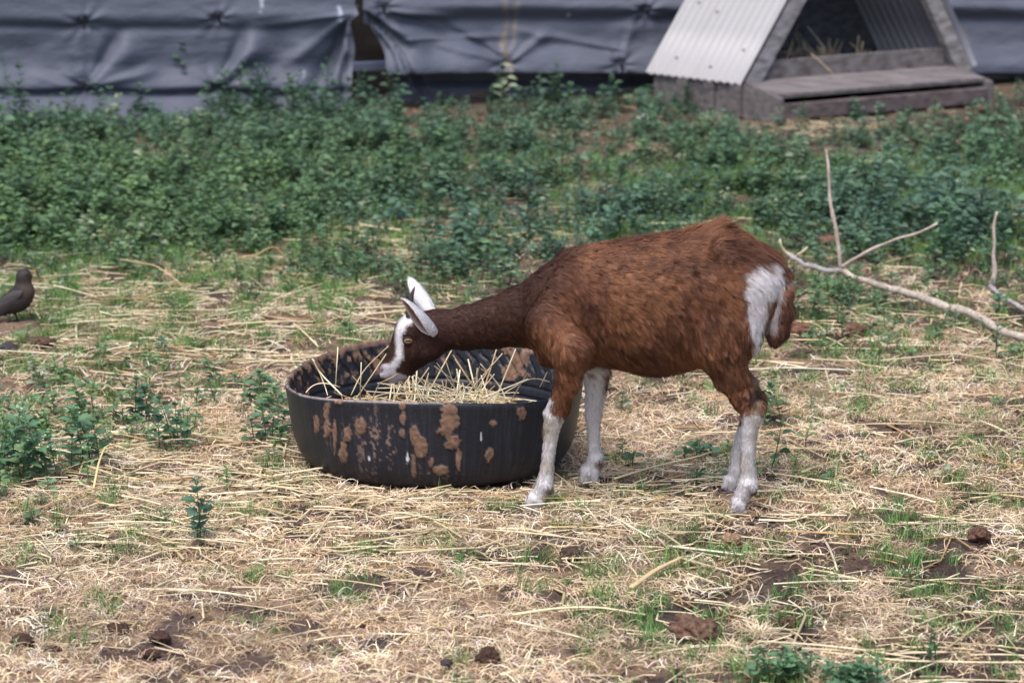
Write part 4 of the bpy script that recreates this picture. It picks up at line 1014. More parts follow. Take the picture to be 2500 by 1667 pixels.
VL, FL, CL, _ = tarp('L', -1500, 880, -.10, '', 11, edge_r=edgeR, ties=[(217, 200, 26), (540, 200, 16), (213, 48, 14), (540, 38, 12)],
    folds=[(222, 196, 350, 105, 30, .030), (222, 198, 300, 70, 16, -.03), (225, 203, 400, 160, 14, .020), (545, 190, 660, 90, 26, .032), (548, 190, 610, 60, 16, -.03), (560, 200, 640, 150, 12, -.02), (215, 205, 90, 170, 14, .012), (878, 30, 770, 240, 22, -.04), (878, 30, 820, 250, 20, .05), (876, 30, 700, 160, 18, .02), (876, 25, 640, 60, 10, .012), (870, 60, 850, 250, 8, -.03)], yskirt=skL, hem=lambda X, u: .002+0*X)
Lt = link('tarpaulin', mesh('tarpaulin', VL, FL, CL, True), M_tarp); tag(Lt, 'grey blue tarpaulin left of the gap, with its hem hidden in weeds', 'tarpaulin', 'tarpaulins hung along the fence')
def edgeL(v): return 888+8*sstep(20, 40, v)+48*sstep(30, 145, v)+22*sstep(140, 260, v)
def hemR(X, u): return np.clip(.012+.022*np.exp(-((u-1140)/60)**2)+.012*np.exp(-((u-1540)/70)**2)+.004*np.sin(u*.05), 0, 1)
VR, FR, CR_, _ = tarp('R', 888, 3300, -.02, '', 23, edge_l=edgeL, ties=[(1225, 150, 18), (1513, 155, 16), (937, 15, 14), (1575, 25, 14)],
    folds=[(895, 25, 1010, 110, 20, .03), (893, 25, 960, 120, 10, -.025), (895, 22, 1100, 40, 10, .02), (900, 60, 960, 240, 12, .04), (905, 60, 990, 250, 10, -.035), (1215, 145, 1010, 95, 16, .022), (1215, 140, 1060, 60, 12, -.02), (1240, 145, 1340, 80, 12, .022), (1513, 150, 1550, 50, 12, .015), (1520, 120, 1240, 70, 12, .015), (940, 20, 1100, 100, 10, -.015), (960, 95, 1240, 88, 8, .014)], yskirt=skR, hem=hemR)
Rt = link('tarpaulin', mesh('tarpaulin', VR, FR, CR_, True), M_tarp); tag(Rt, 'grey blue tarpaulin with a tan streak stain, running behind the shelter', 'tarpaulin', 'tarpaulins hung along the fence')
for u_, v_ in ((213, 45), (540, 34), (217, 196), (541, 196)): tie(u_, v_, Lt, YW-.13, .05 if v_ < 100 else .03)
for u_, v_ in ((937, 12), (1225, 156), (1513, 155), (1575, 25), (877, 18)): tie(u_, v_, Rt, YW-.10)
# rails and posts of the fence behind the tarpaulins
M_metal, nt, b, out = mat_new('galvanised_metal'); b.inputs['Base Color'].default_value = (.30, .33, .46, 1); b.inputs['Roughness'].default_value = .5
nz = nd(nt, 'ShaderNodeTexNoise', i_Scale=30.0); mr = nd(nt, 'ShaderNodeMapRange'); mr.inputs['To Min'].default_value = .35; mr.inputs['To Max'].default_value = .6; nt.links.new(nz.outputs['Fac'], mr.inputs['Value']); nt.links.new(mr.outputs[0], b.inputs['Roughness'])
RW = np.array([[math.cos(math.atan(WK)), -math.sin(math.atan(WK)), 0], [math.sin(math.atan(WK)), math.cos(math.atan(WK)), 0], [0, 0, 1]])
g0 = atw(905, 166); zr = float(g0[2])-.01; fr = empty('metal_fence', (g0[0], g0[1]+.12, 0), 'pale metal fence frame seen through the gap between the two tarpaulins', 'fence')
def fbox(x, off, z, s):
    m = MB(); v_, f_ = box((0, 0, 0), s, RW, .003); m.add(v_+[x, yw(x)+off, z], f_); return m
fbox(1.0, .14, zr, (9, .035, .034)).build('rail', M_metal, fr, smooth=False); fbox(1.0, .14, .60, (9, .035, .030)).build('rail', M_metal, fr, smooth=False)
for x_, z0 in ((g0[0]-1.6, 0), (g0[0]-.012, .30), (g0[0]+1.9, 0), (g0[0]+3.6, 0)): fbox(x_, .18, (1.6+z0)/2, (.035, .035, 1.6-z0)).build('post', M_metal, fr, smooth=False)
# soil bank behind the fence
bx = np.linspace(-3.4, 4.2, 260); by = np.linspace(0, 1, 60); BX, BY = np.meshgrid(bx, by, indexing='ij')
pz = np.stack([BX, BY*1.4, BX*0], -1); Zb = .75*sstep(0, 1, BY)*(1+.0*BX)+(fbm(pz, 4, 4, 15)-.5)*.14; Yb = yw(BX)+.38+BY*1.1+(fbm(pz, 9, 3, 16)-.5)*.08
V = np.stack([BX, Yb, Zb-.03], -1).reshape(-1, 3); cb = np.array([.016, .013, .012])*(.5+1.0*fbm(V, 18, 3, 17)[:, None])
bk = link('soil_bank', mesh('soil_bank', V, grid_faces(260, 60), cb), M_ground); bk['kind'] = 'structure'; bk['label'] = 'dark brown soil bank behind the tarpaulin gap'; bk['category'] = 'bank'

# ================================================================ A-FRAME SHELTER
O = np.array([SHP[0], SHP[1], 0.]); FX = np.array([SF[0], SF[1], 0]); FY = np.array([SS[0], SS[1], 0]); RT = np.stack([FX, FY, [0, 0, 1]], 1)
def L2W(p): return O+np.asarray(p, float)@RT.T
sh = empty('animal_shelter', O, 'small A-frame animal shelter of corrugated metal on a grey wooden base, with a plank step', 'shelter')
Wd = .975; Dp = .44                     # width across the front, depth of the base
wc = np.array([.142, .128, .132]); wc2 = np.array([.105, .085, .088])
def wbox(name, c, s, col=wc, rot=None, bev=.004, parent=None, mat=None):
    m = MB(); v_, f_ = box((0, 0, 0), s, rot, bev); m.add(v_+np.array(c), f_, col)
    m.V = [L2W(q) for q in m.V]; return m.build(name, mat or M_wood, parent or sh, smooth=False)
PD = .20                                # the step reaches this far in front of the opening
Hb_ = .125; AW = Wd+.065; AP = np.array([.555, .88+Hb_])
wbox('step_board', (Wd/2, .014, .040), (Wd, .028, .062), wc2)                           # front board
for k_, (y0, zt) in enumerate(((.018, .104), (.086, .116), (.154, .128))):
    wbox('step_plank', (Wd/2-.002*k_, y0+.032, zt), (Wd+.01, .064, .020), wc*(1.05+.06*k_), rotx(.17), .003)
def side_panel(name, x0):
    y1 = PD+Dp; pr = np.array([(0.0, .004), (y1, .004), (y1, Hb_+.02), (.19, Hb_+.02), (.0, .094)])
    V = np.concatenate([np.c_[np.full(5, x0), pr], np.c_[np.full(5, x0+.022), pr]]); F = []
    for i in range(1, 4): F += [(0, i+1, i), (5, 5+i, 6+i)]
    for i in range(5): j = (i+1) % 5; F += [(i, j, 5+j), (i, 5+j, 5+i)]
    m = MB(); m.add(L2W(V), np.array(F), wc*.95); return m.build(name, M_wood, sh, smooth=False)
side_panel('side_board', -.024); side_panel('side_board', Wd+.002)
tri_ = [(-.015, .14), (AW+.005, .14), (AP[0]+.012, .96), (AP[0]-.012, .96)]; y_ = PD+Dp-.03; V_ = np.array([(a_, y_, b_) for a_, b_ in tri_]+[(a_, y_+.012, b_) for a_, b_ in tri_]); m = MB(); m.add(L2W(V_), np.array([(0, 1, 2), (0, 2, 3), (4, 6, 5), (4, 7, 6), (0, 4, 5), (0, 5, 1), (1, 5, 6), (1, 6, 2), (2, 6, 7), (2, 7, 3), (3, 7, 4), (3, 4, 0)]), np.array([.050, .053, .066])); m.build('added_shade_panel', M_wood, sh, smooth=False)  # panel added for shade; its dark colour stands in for the dim interior
for yy in (.205, .34, .48): wbox('batten', (-.034, yy, .068), (.018, .05, .125), wc*.8)
wbox('back_board', (Wd/2+.03, PD+Dp-.012, .075), (Wd+.06, .022, .14), wc)
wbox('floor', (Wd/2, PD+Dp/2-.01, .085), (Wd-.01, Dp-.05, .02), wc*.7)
wbox('sill_board', (Wd/2+.02, PD+.012, .176), (Wd-.07, .022, .070), wc*.95, None, .003)
# A-frame roof slopes
pass; 
def slope(side):
    bx0 = -.035 if side < 0 else AW+.035; zb = Hb_+.004; n1, n2 = 260, 6
    t = np.linspace(0, 1, n2); yv = np.linspace(PD-.035, PD+Dp+.02, n1); Yv, T = np.meshgrid(yv, t, indexing='ij')
    Xv = bx0+(AP[0]-bx0)*T; Zv = zb+(AP[1]-zb)*T
    nrm = np.array([-(AP[1]-zb), 0, (AP[0]-bx0)])*(1 if side < 0 else -1); nrm = nrm/np.linalg.norm(nrm); 
    if side < 0: nrm = np.array([-(AP[1]-zb), 0, AP[0]-bx0])/np.hypot(AP[1]-zb, AP[0]-bx0)
    else: nrm = np.array([(AP[1]-zb), 0, bx0-AP[0]])/np.hypot(AP[1]-zb, AP[0]-bx0)
    cor = .0085*np.sin(2*np.pi*Yv/.038)
    V = np.stack([Xv, Yv, Zv], -1)+nrm*(cor[..., None]+.010); V2 = V-nrm*.0014
    n0 = n1*n2; F = grid_faces(n1, n2); A = np.concatenate([V.reshape(-1, 3), V2.reshape(-1, 3)]); e = [(i*n2, (i+1)*n2, n0+(i+1)*n2, n0+i*n2) for i in range(n1-1)]
    F = np.concatenate([F, F[:, ::-1]+n0, np.array(e), np.array([(i, i+1, n0+i+1, n0+i) for i in range(n2-1)])])
    pn = A; dirt = fbm(pn*np.array([1, 1, .3]), 14, 3, 19)
    col = np.ones((len(A), 3))*np.array([.365, .360, .380])*(.84+.2*dirt[:, None]); col[n0:] = np.array([.17, .175, .215])  # inner face coloured darker, putting the shelter's inside shade into the sheet
    m = MB(); m.add(L2W(A), F, col); return m.build('roof_sheet', M_roof, sh), nrm
M_roof, nt, b, out = mat_new('painted_corrugated_metal'); a = nd(nt, 'ShaderNodeAttribute', attribute_name='Col'); nt.links.new(a.outputs['Color'], b.inputs['Base Color']); b.inputs['Roughness'].default_value = .45
nz = nd(nt, 'ShaderNodeTexNoise', i_Scale=60.0, i_Detail=4.0); bp = nd(nt, 'ShaderNodeBump', i_Distance=.001, i_Strength=.5); nt.links.new(nz.outputs['Fac'], bp.inputs['Height']); nt.links.new(bp.outputs[0], b.inputs['Normal'])
rl, nL = slope(-1); rr_, nR = slope(1)
for yy, tt in ((.22, .13), (.22+.144, .05), (.22+.24, .27), (.22+.336, .07), (.22+.144, .40), (.22+.29, .44), (.22+.36, .30)):
    q = round(yy/.038-.25)*.038+.0095; c0 = np.array([-.035+(AP[0]+.035)*tt, q, Hb_+.004+(AP[1]-Hb_-.004)*tt])+nL*.0165
    m = MB(); v_, f_ = sphere((0, 0, 0), .0062, 10, 6, (1, 1, 1)); m.add(L2W(v_+c0), f_, np.array([.10, .10, .12])); m.build('screw', M_smooth, rl)
def slab(name, x0, z0, x1, z1, w, y0, th, col):     # post following the slope
    d = np.array([x1-x0, z1-z0]); d = d/np.linalg.norm(d); nrm = np.array([d[1], -d[0]])
    a = np.array([x0, z0]); b_ = np.array([x1, z1]); q = [a, a+nrm*w, b_+nrm*w, b_]
    V = np.array([(p[0], y0, p[1]) for p in q]+[(p[0], y0+th, p[1]) for p in q]); F = np.array([(0, 1, 2), (0, 2, 3), (4, 6, 5), (4, 7, 6), (0, 4, 5), (0, 5, 1), (1, 5, 6), (1, 6, 2), (2, 6, 7), (2, 7, 3), (3, 7, 4), (3, 4, 0)])
    m = MB(); m.add(L2W(V), F, col); return m.build(name, M_wood, sh, smooth=False)
slab('front_post', -.028, Hb_+.0, AP[0], AP[1]-.01, .062, PD-.028, .03, np.array([.21, .20, .215]))
slab('front_post', AP[0]+.002, AP[1]-.012, AW+.028, Hb_+.0, .062, PD-.028, .03, np.array([.23, .215, .22]))
# straw bedding in the shelter
rb = np.random.default_rng(77); n_ = 260; lx = rb.uniform(.10, Wd-.10, n_); ly = rb.uniform(PD+.05, PD+Dp-.05, n_); P = L2W(np.stack([lx, ly, .11+.10*rb.random(n_)*np.exp(-((lx-.45)/.25)**2)+.02], 1))
gv, gf, gc = merge(T_ts+T_up, rb.integers(0, 54, n_), P, rb.uniform(0, 6.28, n_), rb.uniform(.5, .9, n_), straw_tint(n_, rb)*.8)
tag(link('bedding_straw', mesh('bedding_straw', gv, gf, gc, True), M_straw), 'straw bedding lying inside the A-frame shelter', 'straw', kind='stuff')
def straw_thing(pts, w, label, col=(.66, .52, .29)):
    m = MB(); pts = np.array(pts); q = resample(pts, .014) if len(pts) > 2 else np.linspace(pts[0], pts[1], 5); n = len(q)
    v_, f_ = tube(q, w*(1-.35*np.linspace(0, 1, n)), 7, .55); m.add(v_, f_, np.array(col)*(.9+.2*noise(v_, 60, 3)[:, None])); o = m.build('straw_stalk', M_straw)
    return tag(o, label, 'straw', 'single stalks of straw')
straw_thing([L2W((.36, PD-.06, .150)), L2W((.30, PD-.012, .228))], .0035, 'long stalk leaning on the sill of the shelter above the plank step')

# ================================================================ BLACKBIRD
def bird():
    ft = onz(22, 798, .0); YB = float(ft[1]); s = 1.0
    def B(u, v, dy=0.): p = at(u, v, YB); p[1] += dy; return p
    S2 = (YB*cP+CAM_H*sP)*TH/1250
    e = empty('bird', ft, 'dark brown blackbird standing on the straw at the left edge, looking right', 'bird')
    f = Field(B(-90, 800)+np.array([0, -.07, 0]), B(100, 640)+np.array([0, .08, .02]), .0026)
    def c_(u1, v1, r1, u2, v2, r2, sy=.9, k=.012, sub=False): f.cone(B(u1, v1), r1*S2, B(u2, v2), r2*S2, sy, k, sub)
    c_(55, 716, 27, 38, 735, 27); c_(38, 735, 27, 10, 752, 17); c_(10, 752, 17, -24, 770, 8, .7)
    c_(58, 700, 20, 58, 678, 17, .95); c_(58, 674, 17, 60, 672, 16, .95); c_(62, 715, 20, 55, 730, 22)
    V, F = f.surface(); V = smooth(V, F, 1)
    n = fbm(V*np.array([1, 1, 1]), 60, 3, 3)[:, None]; uu, vv = project(np.stack([V[:, 0], V[:, 0]*0+YB, V[:, 2]], -1))
    col = np.array([.030, .024, .024])*(.75+.5*n); col = mixc(col, np.array([.075, .050, .040]), bump(uu, vv, 72, 705, 16, 24)*.8)
    b_ = link('body', mesh('body', V, F, col), M_fur, e)
    # wing
    for sd_ in (-1, 1):
        t = np.linspace(0, 1, 30); w_ = np.linspace(-1, 1, 13); T, Wv = np.meshgrid(t, w_, indexing='ij')
        u_ = 58-92*T; v_ = 712+58*T+Wv*(22*np.sin(np.pi*np.clip(T*.86+.12, 0, 1))**.7); dy = sd_*(.0262*np.cos(Wv*.85)*(1-.60*T)+.0050)
        P = np.stack([at(u_, v_, YB)[..., 0], YB+dy, at(u_, v_, YB)[..., 2]], -1)
        P2 = P.copy(); P2[..., 1] -= sd_*.003; fz = .82+.36*(np.sin(Wv*9+T*7) > 0)*.6+.1*Wv*-1
        cw = np.array([.048, .041, .044])*fz[..., None]; F0 = grid_faces(30, 13); A = np.concatenate([P.reshape(-1, 3), P2.reshape(-1, 3)])
        link('wing', mesh('wing', A, np.concatenate([F0, F0[:, ::-1]+390]), np.concatenate([cw.reshape(-1, 3)]*2)), M_fur, e)
    # tail feathers
    m = MB(); p0 = B(-12, 770); p1 = B(-105, 815); d = p1-p0
    for k_ in range(5):
        q = p0+np.array([0, (k_-2)*.004, 0]); q1 = p1+np.array([0, (k_-2)*.010, -.002*abs(k_-2)]); v_, f_ = tube(np.linspace(q, q1, 6), [.005, .008, .009, .009, .008, .003], 8, .25); m.add(v_, f_, np.array([.034, .030, .034]))
    m.build('tail', M_fur, e)
    m = MB(); v_, f_ = tube(np.array([B(70, 670), B(78, 665), B(86, 659)]), [.0042, .0034, .0008], 8); cb_ = np.where(v_[:, :1] > B(79, 665)[0], np.array([[.55, .28, .04]]), np.array([[.13, .06, .03]])); m.add(v_, f_, cb_); m.build('beak', M_smooth, e)
    for sd_ in (-1, 1):
        v_, f_ = sphere(B(68, 667, sd_*.0150), .0032, 12, 8); m = MB(); m.add(v_, f_, np.array([.01, .008, .008])); m.build('eye', M_eye, e)
    for (u0, v0, u1, v1, dy) in ((22, 764, 20, 796, -.012), (32, 764, 40, 786, .016)):
        m = MB(); a0 = B(u0, v0, dy); a1 = B(u1, v1, dy); a1[2] = max(a1[2], .004)
        v_, f_ = tube(np.array([a0, (a0+a1)/2+[.002, 0, 0], a1]), [.0050, .0026, .0024], 7); m.add(v_, f_, np.array([.05, .035, .03]))
        for ang in (-.5, 0, .5, 3.14):
            tp = a1+np.array([.016*math.cos(ang), .016*math.sin(ang), -.003]); v_, f_ = tube(np.array([a1, (a1+tp)/2+[0, 0, .002], tp]), [.0028, .0026, .0010], 6); m.add(v_, f_, np.array([.05, .035, .03]))
        m.build('leg', M_smooth, e)
bird()

# ================================================================ FALLEN BRANCHES
def branch(name, strands, label, dirt=(.30, .25, .22)):
    e = empty(name, strands[0][0][0], label, 'branch', 'dead branches lying in the weeds')
    for k_, (pts, rad, nm, c_) in enumerate(strands):
        q = resample(np.array(pts), .010); d = np.r_[0, np.cumsum(np.linalg.norm(np.diff(q, axis=0), axis=1))]/np.linalg.norm(np.diff(q, axis=0), axis=1).sum()
        r0 = np.interp(d, np.linspace(0, 1, len(rad)), rad); q = q+(np.stack([noise(q, 22, 1), noise(q, 22, 2), noise(q, 22, 3)], 1)-.5)*.006*min(1, rad[0]/.006); r0 = r0*(.68+.32*noise(q, 45, 4))
        node = (np.mod(d*(5+k_), 1) < .08)*.25; r0 = r0*(1+node)
        m = MB(); v_, f_ = tube(q, r0, 10); m.add(v_, f_, np.array(c_)*(.75+.5*noise(v_, 40, 9)[:, None])); m.build(nm, M_bark, e)
gB = [onz(1929, 622, .05), onz(1969, 649, .045), onz(2024, 662, .045), onz(2053, 658, .05)]
trunk = [onz(2053, 656, .05), onz(2079, 677, .045), onz(2159, 700, .04), onz(2243, 723, .04), onz(2289, 744, .035), onz(2365, 761, .035), onz(2415, 790, .03), onz(2457, 816, .03), onz(2500, 824, .03), onz(2640, 850, .03), onz(2900, 900, .02)]
yb = float(gB[3][1]); pk = (.43, .35, .31); gy_ = (.34, .31, .31); br = (.30, .16, .12); yl = (.55, .47, .34)
branch('fallen_branch', [
    (trunk, [.008, .010, .012, .0125, .012, .0115, .011, .012], 'limb', (.40, .34, .29)),
    (gB[::-1], [.009, .008, .007, .008], 'twig', gy_),
    ([at(2053, 654, yb), at(2048, 610, yb), at(2045, 576, yb), at(2032, 521, yb), at(2024, 479, yb), at(2024, 407, yb), at(2017, 367, yb)], [.0075, .006, .0065, .0048, .005, .004], 'twig', pk),
    ([at(2056, 652, yb-.02), at(2100, 622, yb-.05), at(2146, 599, yb-.07), at(2200, 580, yb-.1), at(2247, 569, yb-.12), at(2289, 546, yb-.14)], [.0055, .005, .0045, .0042, .0038], 'twig', pk),
    ([gB[0], at(1910, 614, gB[0][1]), at(1905, 600, gB[0][1]), at(1904, 582, gB[0][1])], [.005, .004, .0025], 'twig', yl),
    ([gB[0]+[.02, 0, 0], at(1957, 628, gB[0][1]), at(1960, 612, gB[0][1]), at(1972, 603, gB[0][1])], [.0045, .004, .003], 'twig', yl),
    ([gB[0], at(1912, 630, gB[0][1]), at(1893, 637, gB[0][1]+.03)], [.004, .003, .002], 'twig', br)],
    'long bare grey fallen branch with one upright twig, to the right of the goat')
y2 = float(onz(2418, 712, 0.)[1])
branch('fallen_branch', [
    ([onz(2418, 702, .02), onz(2458, 731, .03), onz(2500, 755, .035), onz(2620, 820, .04)], [.0085, .0075, .007], 'limb', gy_),
    ([at(2420, 697, y2), at(2432, 660, y2), at(2428, 640, y2), at(2427, 618, y2), at(2426, 550, y2), at(2434, 517, y2)], [.009, .009, .0055, .005, .0045, .0032], 'twig', pk),
    ([at(2426, 552, y2), at(2418, 548, y2)], [.003, .001], 'twig', br)],
    'short forked dead twig standing up at the right edge of the frame')

# ================================================================ LONG STALKS, CLODS, SINGLE WEEDS
straw_thing([onz(228, 1195, .02), onz(240, 1130, .06), onz(258, 1085, .075), onz(330, 1085, .05), onz(390, 1100, .03)], .0024, 'bent straw stalk arching over the weeds at the lower left', (.66, .55, .25))
straw_thing([onz(1630, 1332, .012), onz(1720, 1342, .012), onz(1815, 1354, .012)], .0042, 'straight pale stalk in front of the goat\'s hind hooves', (.80, .72, .56))
straw_thing([onz(1250, 1500, .015), onz(1350, 1484, .02), onz(1460, 1480, .018), onz(1575, 1500, .012)], .0040, 'long curved pale stalk in the centre foreground', (.76, .68, .44))
straw_thing([onz(1540, 1434, .012), onz(1600, 1390, .02), onz(1668, 1358, .02)], .0062, 'broad flat yellow leaf blade of straw slanting up to the right', (.62, .48, .27))
straw_thing([onz(2005, 1590, .012), onz(2200, 1612, .012), onz(2400, 1616, .012), onz(2560, 1616, .01)], .0036, 'very long thin stalk at the bottom right corner', (.74, .64, .42))
straw_thing([onz(1820, 902, .01), onz(1930, 897, .012), onz(2070, 903, .012), onz(2220, 912, .01)], .0040, 'long white stalk behind the goat\'s hind legs', (.74, .68, .55))
straw_thing([onz(580, 630, .05), onz(630, 622, .06), onz(670, 596, .08), onz(705, 640, .03)], .0032, 'kinked orange straw at the edge of the green weeds', (.56, .36, .16))
straw_thing([onz(295, 633, .05), onz(380, 648, .06), onz(410, 668, .05), onz(448, 698, .02)], .0034, 'long curved tan stalk at the edge of the weeds above left', (.52, .38, .22))
straw_thing([onz(2150, 880, .02), onz(2330, 862, .03), onz(2440, 880, .03), onz(2560, 912, .02)], .0034, 'curved tan stalk below the fallen branch', (.58, .47, .34))
straw_thing([onz(1500, 1168, .01), onz(1590, 1140, .012), onz(1700, 1115, .012), onz(1760, 1095, .01)], .0036, 'stalk lying between the goat\'s front and hind legs', (.66, .58, .34))
def clod(u, v, r, label, col, cat='clod', name='dung_clod', sq=.7, seed=1, amp=.5, hollow=0, grp=None):
    c0 = onz(u, v, .0); r = r*.97; c0[2] = r*sq*.5+.006+hgt(c0[:1], c0[1:2])[0]; Vv, Ff = sphere((0, 0, 0), 1, 44, 30); n = Vv/np.linalg.norm(Vv, axis=1)[:, None]
    d = 1+amp*(fbm(n+seed, 1.7, 3, seed)-.5)*1.3+amp*.6*(fbm(n+seed, 5, 3, seed+3)-.5); d -= hollow*bump(n[:, 0], n[:, 2], .1, .9, .5, .35)
    P = n*d[:, None]*r*np.array([1, .9, sq]); m = MB(); m.add(P+c0, Ff, np.array(col)*(.5+1.0*fbm(n+seed, 4, 3, 5)[:, None])); o = m.build(name, M_clod)
    return tag(o, label, cat, grp)
dk = (.060, .035, .028); lb = (.20, .115, .07)
g_ = 'dark clods and droppings on the dry ground'
clod(53, 1567, .020, 'round dark dung clod at the bottom left corner', dk, seed=2, grp=g_)
clod(279, 1533, .013, 'small dark dung pellet left of its twin in the lower left foreground', dk, seed=3, grp=g_)
clod(298, 1537, .014, 'rounder dark dung pellet right of its twin in the lower left foreground', dk, seed=4, grp=g_)
clod(395, 1560, .016, 'crumbly dark clod furthest right of the lower left droppings', dk, seed=5, amp=.9, grp=g_)
clod(367, 1594, .018, 'flat crumbly dark clod just below the other lower left droppings', dk, sq=.45, seed=6, amp=.9, grp=g_)
clod(128, 1583, .017, 'flattened dark clod beside the round one at bottom left', dk, sq=.35, seed=7, amp=.9, grp=g_)
clod(1091, 1629, .011, 'small smooth dark pellet at the bottom edge near the centre', (.05, .042, .045), seed=8, amp=.15, grp=g_)
clod(1192, 1622, .021, 'crumbly dark clod beside the smooth pellet at the bottom edge', dk, seed=9, amp=.9, grp=g_)
clod(1702, 1565, .040, 'large rusty brown dung clod with a hollow top in the bottom foreground', (.13, .078, .055), seed=10, amp=.95, hollow=.5, sq=.72, grp=g_)
clod(1930, 1524, .016, 'dark brown curled clod right of the large rusty one', (.10, .05, .035), seed=11, amp=1.0, sq=.5, grp=g_)
clod(2392, 1326, .020, 'reddish brown clod near the right edge in the foreground', (.10, .055, .04), seed=12, amp=.9, grp=g_)
clod(1393, 1362, .022, 'dark fibrous clod below the goat\'s near front hoof', (.075, .048, .04), seed=13, amp=1., sq=.6, grp=g_)
clod(1785, 1328, .020, 'pale brown lump below the goat\'s hind hooves', (.27, .17, .11), seed=14, amp=.8, sq=.7, grp=g_)
clod(1950, 818, .035, 'low brown lump of earth behind the goat\'s tail', (.15, .08, .055), seed=15, amp=1., sq=.5, grp=g_)
clod(2085, 812, .032, 'brown lump of earth under the fallen branch', (.13, .07, .05), seed=16, amp=1., sq=.5, grp=g_)
clod(2020, 605, .040, 'reddish heap of earth behind the upright twig', (.17, .095, .07), seed=17, amp=.6, sq=.4, grp=g_)
clod(20, 862, .022, 'dark grey stone at the left edge below the bird', (.05, .045, .05), cat='stone', name='stone', seed=18, amp=.4, sq=.6)
clod(105, 850, .035, 'dark brown clod of earth in the straw below the bird', (.10, .062, .045), seed=19, amp=1., sq=.35, grp=g_)
clod(2395, 285, .045, 'reddish brown clod of earth right of the shelter step', (.10, .058, .045), seed=20, amp=.7, sq=.7, grp=g_)
clod(1574, 292, .028, 'white crumpled scrap lying in front of the shelter\'s left corner', (.85, .83, .88), cat='litter', name='paper_scrap', seed=21, amp=.8, sq=.35)
clod(1545, 1178, .024, 'dark soil crumb between the goat\'s front and hind feet', (.10, .07, .055), seed=24, amp=1., sq=.4, grp=g_)
# withered grass tufts
def dry_tuft(u, v, L, label, seed):
    rg2 = np.random.default_rng(seed); c0 = onz(u, v, 0.); m = MB()
    for _ in range(130):
        a_ = rg2.uniform(0, 6.28); l_ = L*rg2.uniform(.5, 1.1); d = np.array([math.cos(a_), math.sin(a_), rg2.uniform(.05, .6)]); p1 = c0+rg2.normal(size=3)*[.006, .006, 0]
        pts = [p1, p1+d*l_*.5, p1+d*l_*np.array([1, 1, .6])+rg2.normal(size=3)*.006]; s = np.cross(d, [0, 0, 1]); s /= np.linalg.norm(s); w_ = .0009
        V = np.array([pts[0]-s*w_, pts[0]+s*w_, pts[1]-s*w_, pts[1]+s*w_, pts[2], pts[2]+s*w_*.3]); V[:, 2] = np.maximum(V[:, 2], .003); m.add(V, np.array([(0, 1, 3, 2), (2, 3, 5, 4)]), np.array([.74, .60, .42])*rg2.uniform(.7, 1.1))
    return tag(m.build('withered_tuft', M_mat), label, 'dry grass', 'withered grass tufts')
dry_tuft(1855, 1548, .052, 'larger bleached grass tuft in the bottom right foreground', 1); dry_tuft(1778, 1582, .034, 'smaller bleached grass tuft beside the large rusty clod', 2)
# single weeds that stand out
def weed_thing(u, v, h, nodes, L, label, seed, serr=.18, tint=(.06, .135, .085), wr=.85, n=6, z=0.):
    rg2 = np.random.default_rng(seed); c0 = onz(u, v, 0.); v_, f_, c_ = weed(rg2, h, nodes, L, wr, serr, n, .0013)
    m = MB(); m.add(v_+c0, f_, c_*np.array(tint)); return tag(m.build('weed_plant', M_leaf, None, False), label, 'weed', 'single leafy weeds')
def weed_multi(u, v, stems, label, seed, tint, wr=.85, serr=.18, n=6):
    rg2 = np.random.default_rng(seed); c0 = onz(u, v, 0.); m = MB()
    for (dx, dy, h, nodes, L) in stems:
        v_, f_, c_ = weed(rg2, h, nodes, L, wr, serr, n, .0013); m.add(v_+c0+[dx, dy, 0], f_, c_*np.array(tint)*rg2.uniform(.85, 1.15))
    return tag(m.build('weed_plant', M_leaf, None, False), label, 'weed', 'single leafy weeds')
weed_multi(490, 1335, [(0, 0, .12, 6, .031), (-.008, .01, .08, 4, .022), (.006, -.004, .03, 2, .016)], 'small serrated blue green weed standing alone in the straw of the lower left foreground', 31, (.085, .165, .105), .9, .2, 7)
rr2 = np.random.default_rng(8)
weed_multi(1930, 1660, [(rr2.uniform(-.06, .06), rr2.uniform(-.02, .03), rr2.uniform(.025, .05), 4, .016) for _ in range(16)], 'low nettle clump at the bottom edge in front of the bleached grass tufts', 32, (.13, .25, .13), .85, .22, 6)
weed_multi(2090, 1690, [(rr2.uniform(-.045, .045), rr2.uniform(-.02, .02), rr2.uniform(.035, .06), 5, .017) for _ in range(11)], 'bushy nettle cut by the bottom edge, right of the low nettle clump', 33, (.12, .235, .13), .85, .22, 6)
weed_multi(2270, 1630, [(0, 0, .075, 6, .016), (.01, 0, .05, 4, .014)], 'thin upright weed in the bottom right foreground', 34, (.07, .17, .07), .6, .1, 5)
weed_multi(1265+1000-40, 1425-0, [(0, 0, .02, 2, .014)], 'tiny weed seedling in the right foreground', 35, (.07, .16, .06))
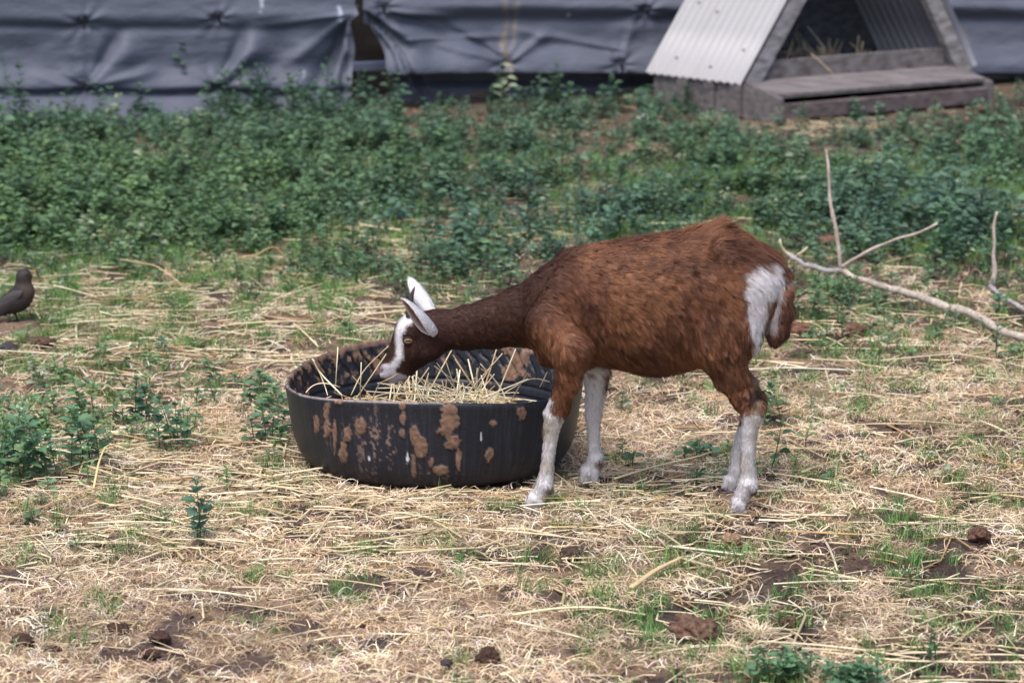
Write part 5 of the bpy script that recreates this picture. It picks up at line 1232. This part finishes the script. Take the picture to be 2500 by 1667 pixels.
for k_, (u_, v_, h_, nn, lab) in enumerate([
    (440, 285, .20, 10, 'tallest weed stem standing against the left tarpaulin'), (555, 290, .14, 8, 'upright weed right of the tallest one by the left tarpaulin'), (640, 285, .14, 8, 'broad topped weed under the left tarpaulin, left of the gap'),
    (800, 285, .16, 8, 'tall weed just left of the gap between the tarpaulins'), (900, 265, .10, 6, 'leafy weed growing in the gap between the tarpaulins'), (1345, 275, .14, 7, 'big leaved weed in front of the tan stained tarpaulin'),
    (1500, 275, .10, 6, 'weed between the stained tarpaulin and the shelter'), (1215, 270, .08, 5, 'low weed to the left of the big leaved one by the tarpaulin'), (25, 330, .22, 10, 'slender tall weed at the far left edge by the tarpaulin'), (65, 330, .19, 9, 'pale tipped slender weed second from the left edge'), (250, 320, .13, 8, 'thin weed in front of the star shaped pucker'), (350, 300, .10, 6, 'weed to the left of the tallest stem'), (720, 290, .12, 7, 'weed halfway between the broad topped one and the gap'), (1670, 280, .07, 5, 'weed growing against the side board of the shelter')]):
    weed_multi(u_, v_, [(0, 0, h_*1.35, nn+1, .036 if k_ not in (8, 9, 10) else .022), (.03, .01, h_*.6, max(3, nn-3), .03), (-.03, -.01, h_*.55, max(3, nn-3), .03)], lab, 50+k_, (.058, .125, .072), .75, 0, 5)
for k_, (u_, v_, h_, nn, lab) in enumerate([(960, 560, .10, 6, 'pale blue green weed standing in the bare straw patch above the goat\'s head'), (2430, 650, .19, 8, 'large dark green weed behind the forked twig'), (2300, 640, .19, 9, 'large leafy weed at the right, just left of the bare soil'), (100, 1190, .14, 8, 'leafy weed in the left clump beside the arched straw'), (205, 1150, .13, 8, 'weed at the right side of the left clump'), (30, 1180, .15, 8, 'leafy weed cut by the left edge, in the left clump'), (420, 1110, .12, 7, 'weed with bare lower stem left of the trough'), (330, 1050, .11, 7, 'weed growing between the left clump and the trough'), (650, 1090, .09, 6, 'weed touching the left side of the trough'), (1700, 1120, .03, 3, 'low weed between the goat\'s legs')]):
    weed_multi(u_, v_, [(0, 0, h_, nn, .026), (.03, .015, h_*.75, max(3, nn-2), .026), (-.025, -.01, h_*.65, max(3, nn-2), .026), (.01, .03, h_*.8, max(3, nn-2), .024)], lab, 80+k_, (.10, .195, .105) if k_ else (.11, .20, .145), .8, .1, 5)
